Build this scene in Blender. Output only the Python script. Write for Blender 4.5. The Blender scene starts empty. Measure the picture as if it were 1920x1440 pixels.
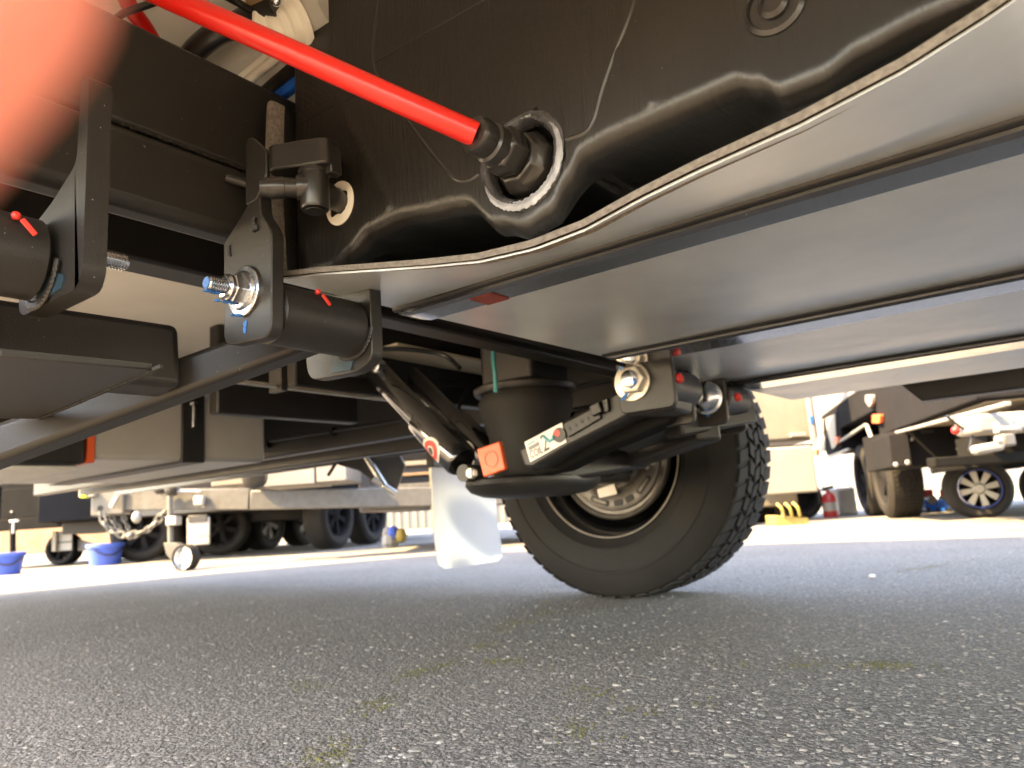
import bpy, math, random
from mathutils import Vector as V, Matrix
R_ = math.radians
random.seed(7)
scn = bpy.context.scene
col = scn.collection

# ------------------------------------------------------------------ camera
CAM = V((0, 0, .265))
Rr = V((.5973, -.7994, -.0666)); Ru = V((-.0991, -.1558, .9828)); Rb = V((-.7959, -.5804, -.1727))
Rr.normalize(); Rb = (Rb - Rr * Rb.dot(Rr)).normalized(); Ru = Rb.cross(Rr)
FPX = 1375.0
cam_d = bpy.data.cameras.new('camera'); cam = bpy.data.objects.new('camera', cam_d); col.objects.link(cam)
cam_d.sensor_width = 36; cam_d.lens = FPX / 1920 * 36
cam_d.clip_start = .002; cam_d.clip_end = 500
cam_d.dof.use_dof = True; cam_d.dof.focus_distance = .58; cam_d.dof.aperture_fstop = 10.0
M3 = Matrix((Rr, Ru, Rb)).transposed()
cam.matrix_world = Matrix.Translation(CAM) @ M3.to_4x4()
scn.camera = cam

# ------------------------------------------------------------------ light
SUN_EL, SUN_AZ = R_(46), R_(-35)            # light travels towards +X and -Y
world = bpy.data.worlds.new('World'); scn.world = world; world.use_nodes = True
wn = world.node_tree.nodes; wl = world.node_tree.links
sky = wn.new('ShaderNodeTexSky'); sky.sky_type = 'NISHITA'; sky.sun_disc = False
sky.sun_elevation = SUN_EL
tv = V((math.cos(SUN_AZ) * math.cos(SUN_EL), math.sin(SUN_AZ) * math.cos(SUN_EL), -math.sin(SUN_EL)))
sky.sun_rotation = math.atan2(-tv.x, -tv.y)
bg = wn['Background']; bg.inputs['Strength'].default_value = .12
wl.new(sky.outputs[0], bg.inputs[0])
sun_d = bpy.data.lights.new('sun', 'SUN'); sun_d.energy = 2.2; sun_d.angle = R_(.5); sun_d.color = (1, .80, .45)
sun = bpy.data.objects.new('sun', sun_d); col.objects.link(sun)
sun.rotation_euler = tv.to_track_quat('-Z', 'Y').to_euler(); sun.location = (-6, -2, 12)
vs = scn.view_settings
vs.view_transform = 'Standard'; vs.look = 'None'; vs.gamma = 1; vs.use_curve_mapping = False
vs.exposure = 4.25
vs.use_white_balance = True; vs.white_balance_temperature = 8500; vs.white_balance_tint = 16
scn.cycles.use_denoising = True
scn.cycles.max_bounces = 10; scn.cycles.diffuse_bounces = 6; scn.cycles.glossy_bounces = 5
scn.cycles.sample_clamp_indirect = 8
scn.cycles.caustics_reflective = False; scn.cycles.caustics_refractive = False

# ------------------------------------------------------------------ helpers
def ray(u, v):
    return Rr * ((u - 960) / FPX) + Ru * ((720 - v) / FPX) - Rb
FW = V((-Rb.x, -Rb.y, 0)).normalized(); RT = V((FW.y, -FW.x, 0))
def P(u, v, X=None, Y=None, Z=None, D=None):
    """a point of the place seen at (u, v) of the photo, on the plane X, Y or Z = const, or at horizontal distance D"""
    d = ray(u, v)
    if X is not None: t = (X - CAM.x) / d.x
    elif Y is not None: t = (Y - CAM.y) / d.y
    elif Z is not None: t = (Z - CAM.z) / d.z
    else: t = D / d.dot(FW)
    return CAM + d * t

class MB:
    def __init__(s): s.v = []; s.f = []
    def add(s, vs, fs):
        n = len(s.v); s.v += [V(p) for p in vs]; s.f += [tuple(i + n for i in f) for f in fs]; return s
    def obox(s, c, ax, ay, az, sx, sy, sz):
        c = V(c); ax, ay, az = V(ax).normalized() * sx / 2, V(ay).normalized() * sy / 2, V(az).normalized() * sz / 2
        vs = [c + ax * i + ay * j + az * k for k in (-1, 1) for j in (-1, 1) for i in (-1, 1)]
        return s.add(vs, [(0, 2, 3, 1), (4, 5, 7, 6), (0, 1, 5, 4), (2, 6, 7, 3), (0, 4, 6, 2), (1, 3, 7, 5)])
    def box(s, x0, x1, y0, y1, z0, z1):
        return s.obox(((x0 + x1) / 2, (y0 + y1) / 2, (z0 + z1) / 2), (1, 0, 0), (0, 1, 0), (0, 0, 1), x1 - x0, y1 - y0, z1 - z0)
    def bar(s, p0, p1, w, h, up=(0, 0, 1)):
        p0, p1 = V(p0), V(p1); a = (p1 - p0); L = a.length; a.normalize()
        side = a.cross(V(up)).normalized(); u2 = side.cross(a)
        return s.obox((p0 + p1) / 2, a, side, u2, L, w, h)
    def prism(s, pts, ext):
        pts = [V(p) for p in pts]; ext = V(ext); n = len(pts)
        nrm = V((0, 0, 0))
        for i in range(n): nrm += pts[i].cross(pts[(i + 1) % n])
        if nrm.dot(ext) > 0: pts = pts[::-1]
        vs = pts + [p + ext for p in pts]
        fs = [tuple(range(n)), tuple(range(2 * n - 1, n - 1, -1))]
        fs += [((i + 1) % n, i, i + n, (i + 1) % n + n) for i in range(n)]
        return s.add(vs, fs)
    def lathe(s, o, axis, prof, n=32, closed=False, a0=0, ref=None, cap0=True):
        """prof: (radius, height) along axis"""
        o = V(o); ax = V(axis).normalized()
        e = V(ref) if ref else (V((0, 0, 1)) if abs(ax.z) < .9 else V((1, 0, 0)))
        e1 = (e - ax * e.dot(ax)).normalized(); e2 = ax.cross(e1)
        vs = []; m = len(prof)
        for r, h in prof:
            for k in range(n):
                a = a0 + 2 * math.pi * k / n
                vs.append(o + ax * h + (e1 * math.cos(a) + e2 * math.sin(a)) * max(r, 1e-5))
        fs = []
        rng = range(m) if closed else range(m - 1)
        for i in rng:
            for k in range(n):
                a, b = i * n + k, i * n + (k + 1) % n
                c, d = ((i + 1) % m) * n + (k + 1) % n, ((i + 1) % m) * n + k
                fs.append((a, b, c, d))
        if not closed:
            if cap0: fs.append(tuple(range(n - 1, -1, -1)))
            fs.append(tuple(range((m - 1) * n, m * n)))
        return s.add(vs, fs)
    def cyl(s, p0, p1, r0, r1=None, n=20):
        p0, p1 = V(p0), V(p1); r1 = r0 if r1 is None else r1
        return s.lathe(p0, p1 - p0, [(r0, 0), (r1, (p1 - p0).length)], n)
    def tube(s, pts, r, n=10):
        pts = [V(p) for p in pts]; m = len(pts); vs = []
        t0 = (pts[1] - pts[0]).normalized()
        e = V((0, 0, 1)) if abs(t0.z) < .9 else V((1, 0, 0)); nn = (e - t0 * e.dot(t0)).normalized()
        for i, p in enumerate(pts):
            t = (pts[min(i + 1, m - 1)] - pts[max(i - 1, 0)]).normalized()
            nn = (nn - t * nn.dot(t)).normalized(); b = t.cross(nn)
            rr = r[i] if isinstance(r, (list, tuple)) else r
            for k in range(n):
                a = 2 * math.pi * k / n; vs.append(p + (nn * math.cos(a) + b * math.sin(a)) * rr)
        fs = [(i * n + k, i * n + (k + 1) % n, (i + 1) * n + (k + 1) % n, (i + 1) * n + k) for i in range(m - 1) for k in range(n)]
        fs += [tuple(range(n - 1, -1, -1)), tuple(range((m - 1) * n, m * n))]
        return s.add(vs, fs)
    def grid(s, rows, closed=False):
        m, n = len(rows), len(rows[0])
        return s.add([p for r in rows for p in r], [(i * n + j, i * n + j + 1, (i + 1) * n + j + 1, (i + 1) * n + j) for i in range(m - 1) for j in range(n - 1)])
    def ball(s, c, r, n=12, sc=(1, 1, 1)):
        c = V(c); m = n // 2; vs = []
        for i in range(m + 1):
            th = math.pi * i / m
            for k in range(n):
                ph = 2 * math.pi * k / n
                vs.append(c + V((r * sc[0] * math.sin(th) * math.cos(ph), r * sc[1] * math.sin(th) * math.sin(ph), r * sc[2] * math.cos(th))))
        return s.add(vs, [(i * n + k, (i + 1) * n + k, (i + 1) * n + (k + 1) % n, i * n + (k + 1) % n) for i in range(m) for k in range(n)])

def smooth(pts, n=10):
    out = []; m = len(pts)
    for i in range(m - 1):
        p0, p1, p2, p3 = pts[max(i - 1, 0)], pts[i], pts[i + 1], pts[min(i + 2, m - 1)]
        for k in range(n):
            t = k / n
            out.append(.5 * ((2 * p1) + (p2 - p0) * t + (2 * p0 - 5 * p1 + 4 * p2 - p3) * t * t + (3 * p1 - p0 - 3 * p2 + p3) * t ** 3))
    return out + [pts[-1]]
ORG = {}
def link(o, parent=None, org=None):
    col.objects.link(o)
    if parent is not None:
        o.parent = parent; ORG[o] = ORG[parent]
    else: ORG[o] = V(org or (0, 0, 0)); o.location = ORG[o]
    return o
def build(mb, name, m, parent=None, sm=35, bevel=0, org=None, seg=2):
    o_ = ORG[parent] if parent is not None else V(org or (0, 0, 0))
    me = bpy.data.meshes.new(name)
    me.from_pydata([tuple(p - o_) for p in mb.v], [], mb.f); me.update()
    me.materials.append(m)
    if sm is not None:
        me.shade_smooth(); me.set_sharp_from_angle(angle=R_(sm))
    o = bpy.data.objects.new(name, me); link(o, parent, o_ if parent is None else None)
    if bevel:
        b = o.modifiers.new('bevel', 'BEVEL'); b.width = bevel; b.segments = seg; b.limit_method = 'ANGLE'; b.angle_limit = R_(40)
    return o
def tag(o, label=None, cat=None, group=None, kind=None):
    if label: o['label'] = label
    if cat: o['category'] = cat
    if group: o['group'] = group
    if kind: o['kind'] = kind
    return o
def thing(name, loc, label, cat, group=None):
    o = bpy.data.objects.new(name, None); o.empty_display_size = .1
    link(o, None, loc); return tag(o, label, cat, group)

# ------------------------------------------------------------------ materials
def mat(name, c, rough=.5, metal=0, var=.15, vscale=8, bump=0, bscale=200, dust=0, coat=0, trans=0, spec=.5, stretch=None, rvar=0, sss=0):
    m = bpy.data.materials.new(name); m.use_nodes = True
    N, L = m.node_tree.nodes, m.node_tree.links
    b = N['Principled BSDF']
    b.inputs['Roughness'].default_value = rough; b.inputs['Metallic'].default_value = metal
    b.inputs['Specular IOR Level'].default_value = spec
    if coat: b.inputs['Coat Weight'].default_value = coat; b.inputs['Coat Roughness'].default_value = .06
    if trans: b.inputs['Transmission Weight'].default_value = trans
    if sss:
        b.inputs['Subsurface Weight'].default_value = 1; b.inputs['Subsurface Radius'].default_value = (1, .25, .12); b.inputs['Subsurface Scale'].default_value = sss
    tc = N.new('ShaderNodeTexCoord'); src = tc.outputs['Object']
    if stretch:
        mp = N.new('ShaderNodeMapping'); mp.inputs['Scale'].default_value = stretch[0]
        if len(stretch) > 1: mp.inputs['Rotation'].default_value = stretch[1]
        L.new(src, mp.inputs[0]); src = mp.outputs[0]
    nz = N.new('ShaderNodeTexNoise'); nz.inputs['Scale'].default_value = vscale; nz.inputs['Detail'].default_value = 5
    L.new(src, nz.inputs['Vector'])
    rp = N.new('ShaderNodeValToRGB')
    rp.color_ramp.elements[0].position = .3; rp.color_ramp.elements[1].position = .7
    rp.color_ramp.elements[0].color = (*[x * (1 - var) for x in c], 1); rp.color_ramp.elements[1].color = (*[min(1, x * (1 + var)) for x in c], 1)
    L.new(nz.outputs[0], rp.inputs[0]); out = rp.outputs[0]
    if dust:
        vo = N.new('ShaderNodeTexVoronoi'); vo.inputs['Scale'].default_value = 130; L.new(tc.outputs['Object'], vo.inputs['Vector'])
        n2 = N.new('ShaderNodeTexNoise'); n2.inputs['Scale'].default_value = 14; L.new(tc.outputs['Object'], n2.inputs['Vector'])
        mu = N.new('ShaderNodeMath'); mu.operation = 'MULTIPLY'; mu.inputs[1].default_value = .17 * dust; L.new(n2.outputs[0], mu.inputs[0])
        lt = N.new('ShaderNodeMath'); lt.operation = 'LESS_THAN'; L.new(vo.outputs['Distance'], lt.inputs[0]); L.new(mu.outputs[0], lt.inputs[1])
        mx = N.new('ShaderNodeMix'); mx.data_type = 'RGBA'; mx.inputs['B'].default_value = (.35, .30, .24, 1)
        L.new(lt.outputs[0], mx.inputs['Factor']); L.new(out, mx.inputs['A']); out = mx.outputs['Result']
    L.new(out, b.inputs['Base Color'])
    if rvar:
        mr = N.new('ShaderNodeMapRange'); mr.inputs['To Min'].default_value = rough - rvar; mr.inputs['To Max'].default_value = rough + rvar
        L.new(nz.outputs[0], mr.inputs[0]); L.new(mr.outputs[0], b.inputs['Roughness'])
    if bump:
        n3 = N.new('ShaderNodeTexNoise'); n3.inputs['Scale'].default_value = bscale; n3.inputs['Detail'].default_value = 3
        L.new(src, n3.inputs['Vector'])
        bp = N.new('ShaderNodeBump'); bp.inputs['Strength'].default_value = bump; bp.inputs['Distance'].default_value = .002
        L.new(n3.outputs[0], bp.inputs['Height']); L.new(bp.outputs[0], b.inputs['Normal'])
    return m
M = {}
M['chassis'] = mat('black powder coat', (.0175, .0158, .0142), .42, spec=.42, bump=.12, bscale=700, dust=.45, var=.2, rvar=.08)
M['chassis2'] = mat('black satin steel', (.0155, .014, .0128), .45, bump=.08, bscale=500, dust=.35, var=.2)
M['gloss'] = mat('gloss black tube', (.012, .012, .014), .14, bump=.05, bscale=320, dust=.5, spec=1.0, coat=1.0, rvar=.06)
M['plastic'] = mat('black poly plastic', (.014, .013, .0125), .36, bump=.10, bscale=60, var=.2, dust=.3, rvar=.1)
M['valve'] = mat('black moulded plastic', (.016, .0145, .0135), .28, bump=.05, bscale=150, var=.2)
M['bag'] = mat('dull rubber bellows', (.013, .012, .011), .75, bump=.2, bscale=120, var=.2)
M['weldgrey'] = mat('wiped weld bead', (.04, .04, .043), .22, bump=1.0, bscale=110, var=.6, vscale=30)
M['red'] = mat('red plastic pipe', (.56, .012, .009), .33, var=.10, vscale=14, bump=.06, bscale=40, dust=.25, rvar=.1)
M['redcap'] = mat('red rubber cap', (.72, .04, .03), .45, var=.1)
M['shield'] = mat('brushed galvanised sheet', (.60, .63, .63), .34, metal=.55, var=.12, vscale=11, bump=.05, bscale=9, dust=.16, rvar=.13)
M['foam'] = mat('grey foam strip', (.135, .117, .10), .95, bump=.3, bscale=900, var=.3, vscale=300)
M['white'] = mat('white panel', (.74, .72, .67), .45, var=.04, bump=.03, bscale=30)
M['pvc'] = mat('white pvc', (.78, .75, .66), .4, var=.04)
M['whiteedge'] = mat('white hole edge', (.80, .76, .66), .5, var=.06)
M['greytank'] = mat('pale grey poly', (.42, .41, .38), .4, var=.08)
M['zinc'] = mat('zinc plated bolt', (.53, .56, .60), .24, metal=1, var=.15, vscale=60, bump=.1, bscale=200, rvar=.08)
M['washer'] = mat('pale zinc washer', (.72, .66, .56), .42, metal=.7, var=.12, vscale=80)
M['blue'] = mat('blue paint mark', (.02, .17, .52), .5, var=.25, vscale=80)
M['tealpaint'] = mat('dark teal primer', (.012, .034, .052), .45, var=.4, vscale=60)
M['rubber'] = mat('tyre rubber', (.0125, .0115, .011), .78, spec=.3, var=.2, bump=.2, bscale=140)
M['rimgloss'] = mat('gloss black rim', (.010, .010, .011), .08, coat=.6, var=.1)
M['brake'] = mat('brake plate grey', (.12, .108, .098), .42, metal=.3, var=.2, vscale=30)
M['dark'] = mat('recess black', (.006, .006, .006), .6)
M['orange'] = mat('orange plastic', (.85, .12, .035), .4, var=.06)
M['sticker'] = mat('white sticker', (.76, .70, .63), .4, var=.03)
M['ink'] = mat('dark print', (.045, .045, .04), .5)
M['teal'] = mat('teal print', (.10, .36, .42), .5)
M['tealhose'] = mat('teal air line', (.05, .33, .35), .35)
M['flap'] = mat('translucent white flap', (.42, .425, .45), .14, trans=.0, var=.03, sss=0)
M['silver'] = mat('galvanised steel', (.50, .50, .49), .38, metal=.7, var=.15, vscale=30, bump=.1, bscale=60)
M['steel'] = mat('bright steel rod', (.66, .63, .56), .26, metal=.9, var=.1)
M['greybody'] = mat('grey trailer paint', (.34, .33, .32), .35, var=.06)
M['charcoal'] = mat('charcoal panel', (.055, .056, .06), .4, var=.1)
M['bluebucket'] = mat('blue plastic bucket', (.04, .13, .62), .38, var=.06)
M['yellow'] = mat('yellow plastic', (.80, .62, .05), .4, var=.08)
M['lime'] = mat('lime plug', (.62, .85, .02), .4)
M['cream'] = mat('cream steel sheet', (.62, .57, .46), .5, var=.08)
M['tan'] = mat('weathered brick tone', (.42, .25, .13), .7, var=.3, vscale=4)
M['bluerim'] = mat('blue rim trim', (.012, .03, .17), .35, metal=.3)
M['bluecable'] = mat('blue water hose', (.01, .12, .55), .35)
M['brown'] = mat('brown fitting', (.30, .19, .10), .5)
M['skin'] = mat('skin', (.92, .31, .25), .5, var=.08, vscale=120, bump=.15, bscale=900, sss=.004)
M['cloth'] = mat('dark sleeve', (.05, .06, .09), .9, var=.2, vscale=60, bump=.4, bscale=400)

M['fwhite'] = mat('caravan white dimmed for sun', (.24, .232, .22), .4, var=.05); M['fgrey'] = mat('trailer grey dimmed for sun', (.10, .098, .096), .4, var=.08)  # far paints: colours darkened to offset full sun on the distant rigs
M['fcream'] = mat('cream paint dimmed for sun', (.19, .17, .135), .5, var=.08); M['fsilver'] = mat('galvanised frame dimmed for sun', (.115, .113, .108), .5, metal=.25, var=.15, vscale=20)  # cream and galvanised lowered the same way against sunlight
M['fchar'] = mat('charcoal caravan panel', (.013, .013, .0145), .9, var=.1, spec=.05); M['fzinc'] = mat('zinc fitting dimmed for sun', (.34, .34, .33), .4, metal=.5)  # zinc lowered against sunlight as well
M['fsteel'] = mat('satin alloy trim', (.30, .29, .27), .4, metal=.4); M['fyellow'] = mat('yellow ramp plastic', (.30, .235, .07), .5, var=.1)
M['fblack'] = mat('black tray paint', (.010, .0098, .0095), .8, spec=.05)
M['fred'] = mat('red paint dimmed for sun', (.34, .02, .02), .45, var=.1); M['fblue'] = mat('mid blue bucket plastic', (.035, .09, .42), .45, var=.08)  # red and blue lowered for sunlit things, not aged
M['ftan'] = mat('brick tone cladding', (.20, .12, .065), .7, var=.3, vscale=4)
M['fsteel2'] = mat('rim lip highlight', (.55, .48, .42), .30, metal=.6, var=.2)  # pale colour paints the bright glint along the lip
M['fgrey2'] = mat('grey print', (.22, .21, .20), .5)
M['tape'] = mat('dull red tape', (.20, .03, .02), .6, var=.2, vscale=90)
M['smear'] = mat('scraped plastic and highlight', (.20, .205, .22), .30, bump=.8, bscale=120, var=.5, vscale=60)  # pale for the ring's painted highlight as well as the scrape
# tank skin: trowelled, streaky plastic
def tank_mat():
    m = mat('streaked black poly tank', (.0095, .0082, .0072), .34, var=.35, vscale=7, dust=.25, rvar=.08, spec=.42)
    N, L = m.node_tree.nodes, m.node_tree.links
    tc = N.new('ShaderNodeTexCoord'); mp = N.new('ShaderNodeMapping')
    mp.inputs['Rotation'].default_value = (R_(28), 0, 0); mp.inputs['Scale'].default_value = (1, 26, 1.6)
    L.new(tc.outputs['Object'], mp.inputs[0])
    n = N.new('ShaderNodeTexNoise'); n.inputs['Scale'].default_value = 16; n.inputs['Detail'].default_value = 4; n.inputs['Distortion'].default_value = .6
    L.new(mp.outputs[0], n.inputs['Vector'])
    n2 = N.new('ShaderNodeTexNoise'); n2.inputs['Scale'].default_value = 130; L.new(tc.outputs['Object'], n2.inputs['Vector'])
    ad = N.new('ShaderNodeMath'); ad.operation = 'MULTIPLY_ADD'; ad.inputs[1].default_value = .35
    L.new(n2.outputs[0], ad.inputs[0]); L.new(n.outputs[0], ad.inputs[2])
    b = N.new('ShaderNodeBump'); b.inputs['Strength'].default_value = .32; b.inputs['Distance'].default_value = .0016
    L.new(ad.outputs[0], b.inputs['Height']); L.new(b.outputs[0], N['Principled BSDF'].inputs['Normal'])
    return m
M['tank'] = tank_mat()

def asphalt_mat():
    m = bpy.data.materials.new('worn asphalt'); m.use_nodes = True
    N, L = m.node_tree.nodes, m.node_tree.links; b = N['Principled BSDF']
    b.inputs['Roughness'].default_value = .88
    g = N.new('ShaderNodeNewGeometry')
    def vor(sc, feat='F1'):
        v = N.new('ShaderNodeTexVoronoi'); v.inputs['Scale'].default_value = sc; v.feature = feat; L.new(g.outputs['Position'], v.inputs['Vector']); return v
    def noi(sc, d=4):
        v = N.new('ShaderNodeTexNoise'); v.inputs['Scale'].default_value = sc; v.inputs['Detail'].default_value = d; L.new(g.outputs['Position'], v.inputs['Vector']); return v
    v1, v2 = vor(210), vor(95)
    sep = N.new('ShaderNodeSeparateColor'); L.new(v1.outputs['Color'], sep.inputs[0])
    r1 = N.new('ShaderNodeValToRGB'); cr = r1.color_ramp
    cr.elements[0].color = (.19, .178, .165, 1); cr.elements[1].color = (.46, .43, .395, 1)
    e = cr.elements.new(.55); e.color = (.275, .257, .237, 1); e = cr.elements.new(.88); e.color = (.36, .335, .305, 1)
    L.new(sep.outputs[0], r1.inputs[0])
    # dark binder between the stones
    r2 = N.new('ShaderNodeMapRange'); r2.inputs['From Min'].default_value = .0; r2.inputs['From Max'].default_value = .62
    r2.inputs['To Min'].default_value = 1.05; r2.inputs['To Max'].default_value = .60; L.new(v1.outputs['Distance'], r2.inputs[0])
    mx = N.new('ShaderNodeMix'); mx.data_type = 'RGBA'; mx.blend_type = 'MULTIPLY'; mx.inputs['Factor'].default_value = 1
    L.new(r1.outputs[0], mx.inputs['A']); L.new(r2.outputs[0], mx.inputs['B'])
    big = noi(1.1); r3 = N.new('ShaderNodeMapRange'); r3.inputs['To Min'].default_value = .62; r3.inputs['To Max'].default_value = 1.32; L.new(big.outputs[0], r3.inputs[0])
    mx2 = N.new('ShaderNodeMix'); mx2.data_type = 'RGBA'; mx2.blend_type = 'MULTIPLY'; mx2.inputs['Factor'].default_value = 1
    L.new(mx.outputs['Result'], mx2.inputs['A']); L.new(r3.outputs[0], mx2.inputs['B'])
    v3 = vor(430); sp3 = N.new('ShaderNodeSeparateColor'); L.new(v3.outputs['Color'], sp3.inputs[0]); fine = noi(420, 3); r4 = N.new('ShaderNodeMapRange'); r4.inputs['To Min'].default_value = .7; r4.inputs['To Max'].default_value = 1.3; L.new(fine.outputs[0], r4.inputs[0])
    mx3 = N.new('ShaderNodeMix'); mx3.data_type = 'RGBA'; mx3.blend_type = 'MULTIPLY'; mx3.inputs['Factor'].default_value = 1
    L.new(mx2.outputs['Result'], mx3.inputs['A']); L.new(r4.outputs[0], mx3.inputs['B'])
    r5 = N.new('ShaderNodeMapRange'); r5.inputs['To Min'].default_value = .72; r5.inputs['To Max'].default_value = 1.3; L.new(sp3.outputs[1], r5.inputs[0])
    mx4 = N.new('ShaderNodeMix'); mx4.data_type = 'RGBA'; mx4.blend_type = 'MULTIPLY'; mx4.inputs['Factor'].default_value = 1
    L.new(mx3.outputs['Result'], mx4.inputs['A']); L.new(r5.outputs[0], mx4.inputs['B'])
    L.new(mx4.outputs['Result'], b.inputs['Base Color'])
    s1 = N.new('ShaderNodeMath'); s1.operation = 'MULTIPLY_ADD'; s1.inputs[1].default_value = -.7; L.new(v1.outputs['Distance'], s1.inputs[0])
    s2 = N.new('ShaderNodeMath'); s2.operation = 'MULTIPLY'; s2.inputs[1].default_value = -.6; L.new(v2.outputs['Distance'], s2.inputs[0]); L.new(s2.outputs[0], s1.inputs[2])
    s3 = N.new('ShaderNodeMath'); s3.operation = 'MULTIPLY_ADD'; s3.inputs[1].default_value = .5; L.new(fine.outputs[0], s3.inputs[0]); L.new(s1.outputs[0], s3.inputs[2])
    bp = N.new('ShaderNodeBump'); bp.inputs['Strength'].default_value = .95; bp.inputs['Distance'].default_value = .005
    L.new(s3.outputs[0], bp.inputs['Height']); L.new(bp.outputs[0], b.inputs['Normal'])
    return m
M['asphalt'] = asphalt_mat()

# ------------------------------------------------------------------ ground
def ground():
    mb = MB()
    mb.add([(-120, -120, 0), (160, -120, 0), (160, 160, 0), (-120, 160, 0)], [(0, 1, 2, 3)])
    return tag(build(mb, 'asphalt_ground', M['asphalt'], sm=None), 'worn grey asphalt yard with exposed aggregate', kind='structure')
ground()

# ------------------------------------------------------------------ our caravan (everything that rolls with it)
car = thing('caravan', (.8, .6, 0), 'black steel underside of the caravan overhead, with silver tank guard and one wheel in view', 'caravan')
# body and floor
fp = [(-.40, -4.2), (2.28, -4.2), (2.28, 5.05), (-.40, 6.10)]
build(MB().prism([(x, y, .80) for x, y in fp], (0, 0, 1.62)), 'body', M['white'], car, bevel=.01)
build(MB().prism([(x + (.01 if x < 0 else -.01), y + (.01 if y < 0 else -.01), .778) for x, y in fp], (0, 0, .02)), 'floor_panel', M['white'], car)
CH = M['chassis']
# chassis rails and cross members
build(MB().box(-.20, -.15, -3.9, 4.9, .62, .777), 'chassis_rail', M['chassis2'], car, bevel=.004)
build(MB().box(1.72, 1.775, .62, 4.6, .535, .777), 'chassis_rail', M['chassis2'], car, bevel=.006)
mb = MB().box(-.149, 1.70, .556, .60, .592, .685)
build(mb, 'cross_member', CH, car, bevel=.004)
mb = MB().box(-.149, 1.70, .552, .585, .5225, .590)
build(mb, 'cross_member', CH, car, bevel=.010, seg=4)
build(MB().box(-.149, 1.70, .74, .785, .552, .777), 'cross_member', M['chassis2'], car, bevel=.004)
build(MB().box(.98, 1.71, 1.29, 1.335, .565, .777), 'cross_member', M['chassis2'], car, bevel=.005)
build(MB().box(1.0, 1.45, 1.62, 1.66, .552, .777), 'cross_member', M['chassis2'], car, bevel=.005)
build(MB().box(.3, 1.71, 2.9, 2.95, .56, .777), 'cross_member', M['chassis2'], car, bevel=.005)
# weld lumps on the cross member
mb = MB()
for (u, v, s) in ((268, 276, 5), (276, 283, 4), (262, 272, 4), (285, 288, 3)):
    mb.ball(P(u, v, Y=.5555), s * .0009, 8)
build(mb, 'weld_bead', CH, car)
mb = MB()
random.seed(3)
for k in range(70):
    x = .26 + k * .0022
    mb.ball((x, .5552, .5905 + random.uniform(-.0006, .0006)), random.uniform(.0014, .0021), 6)
build(mb, 'weld_bead', CH, car)

# ---------------- pivot plates, bushes, bolts of the near arm
PY, PZ = .51, .449
def rounded(pts, r, n=5):
    out = []; m = len(pts)
    for i in range(m):
        p, a, b = V(pts[i]), V(pts[i - 1]), V(pts[(i + 1) % m])
        da, db = (a - p).normalized(), (b - p).normalized(); rr = r[i] if isinstance(r, (list, tuple)) else r
        if rr == 0: out.append(p); continue
        p0, p1 = p + da * rr, p + db * rr
        for k in range(n + 1):
            t = k / n; out.append(p0 * (1 - t) ** 2 + p * 2 * t * (1 - t) + p1 * t * t)
    return out
def plate(x, th, pts, r, name='pivot_plate', m=CH, bevel=.0012):
    return build(MB().prism(rounded([(x, y, z) for y, z in pts], r), (th, 0, 0)), name, m, car, bevel=bevel)
# plate of the inner bush (carries the front bolt)
plate(.345, .012, [(.550, .420), (.484, .415), (.482, .505), (.497, .523), (.500, .572), (.5125, .572), (.5140, .536), (.5505, .511)], [.012, .014, .01, .006, .003, .003, .006, .0])
plate(.343, .004, [(.5000, .535), (.4855, .552), (.486, .575), (.509, .597), (.515, .590), (.515, .535)], [.0, .004, .006, .008, .0, 0], name='valve_bracket')
plate(.190, .014, [(.545, .416), (.462, .416), (.452, .422), (.452, .553), (.4635, .560), (.4655, .50), (.50, .484), (.549, .470)], [.012, .005, .010, .003, .003, .008, .01, .01])
plate(.452, .014, [(.575, .405), (.505, .402), (.484, .412), (.484, .52), (.545, .52), (.58, .43)], [.014, .012, .008, .01, .01, .01])
# bush housings
def bush(x0, x1, y, z, r):
    o = build(MB().lathe((x0, y, z), (1, 0, 0), [(r - .004, 0), (r, .003), (r, x1 - x0 - .003), (r - .004, x1 - x0)], 40), 'bush_housing', CH, car)
    return o
bush(.02, .187, PY, PZ - .003, .0265)
bush(.3585, .4505, PY, PZ - .006, .0265)
for c, th in (((.1875, .505, .421), 1), ((.4495, .53, .422), 1)):
    mb = MB()
    for k in range(16):
        a = R_(195 + k * 7)
        mb.ball((c[0], PY + .0285 * math.cos(a), PZ - .004 + .0285 * math.sin(a)), .0036, 7, (.5, 1, 1))
    build(mb, 'weld_bead', CH, car)
# teal paint patch on the two plates
for x, pts in ((.1885, [(.512, .419), (.478, .420), (.474, .428), (.486, .433), (.510, .431)]), (.4505, [(.540, .407), (.512, .405), (.503, .43), (.515, .427), (.535, .42)])):
    build(MB().prism([(x, y, z) for y, z in pts], (.0014, 0, 0)), 'paint_mark', M['tealpaint'], car)
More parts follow.
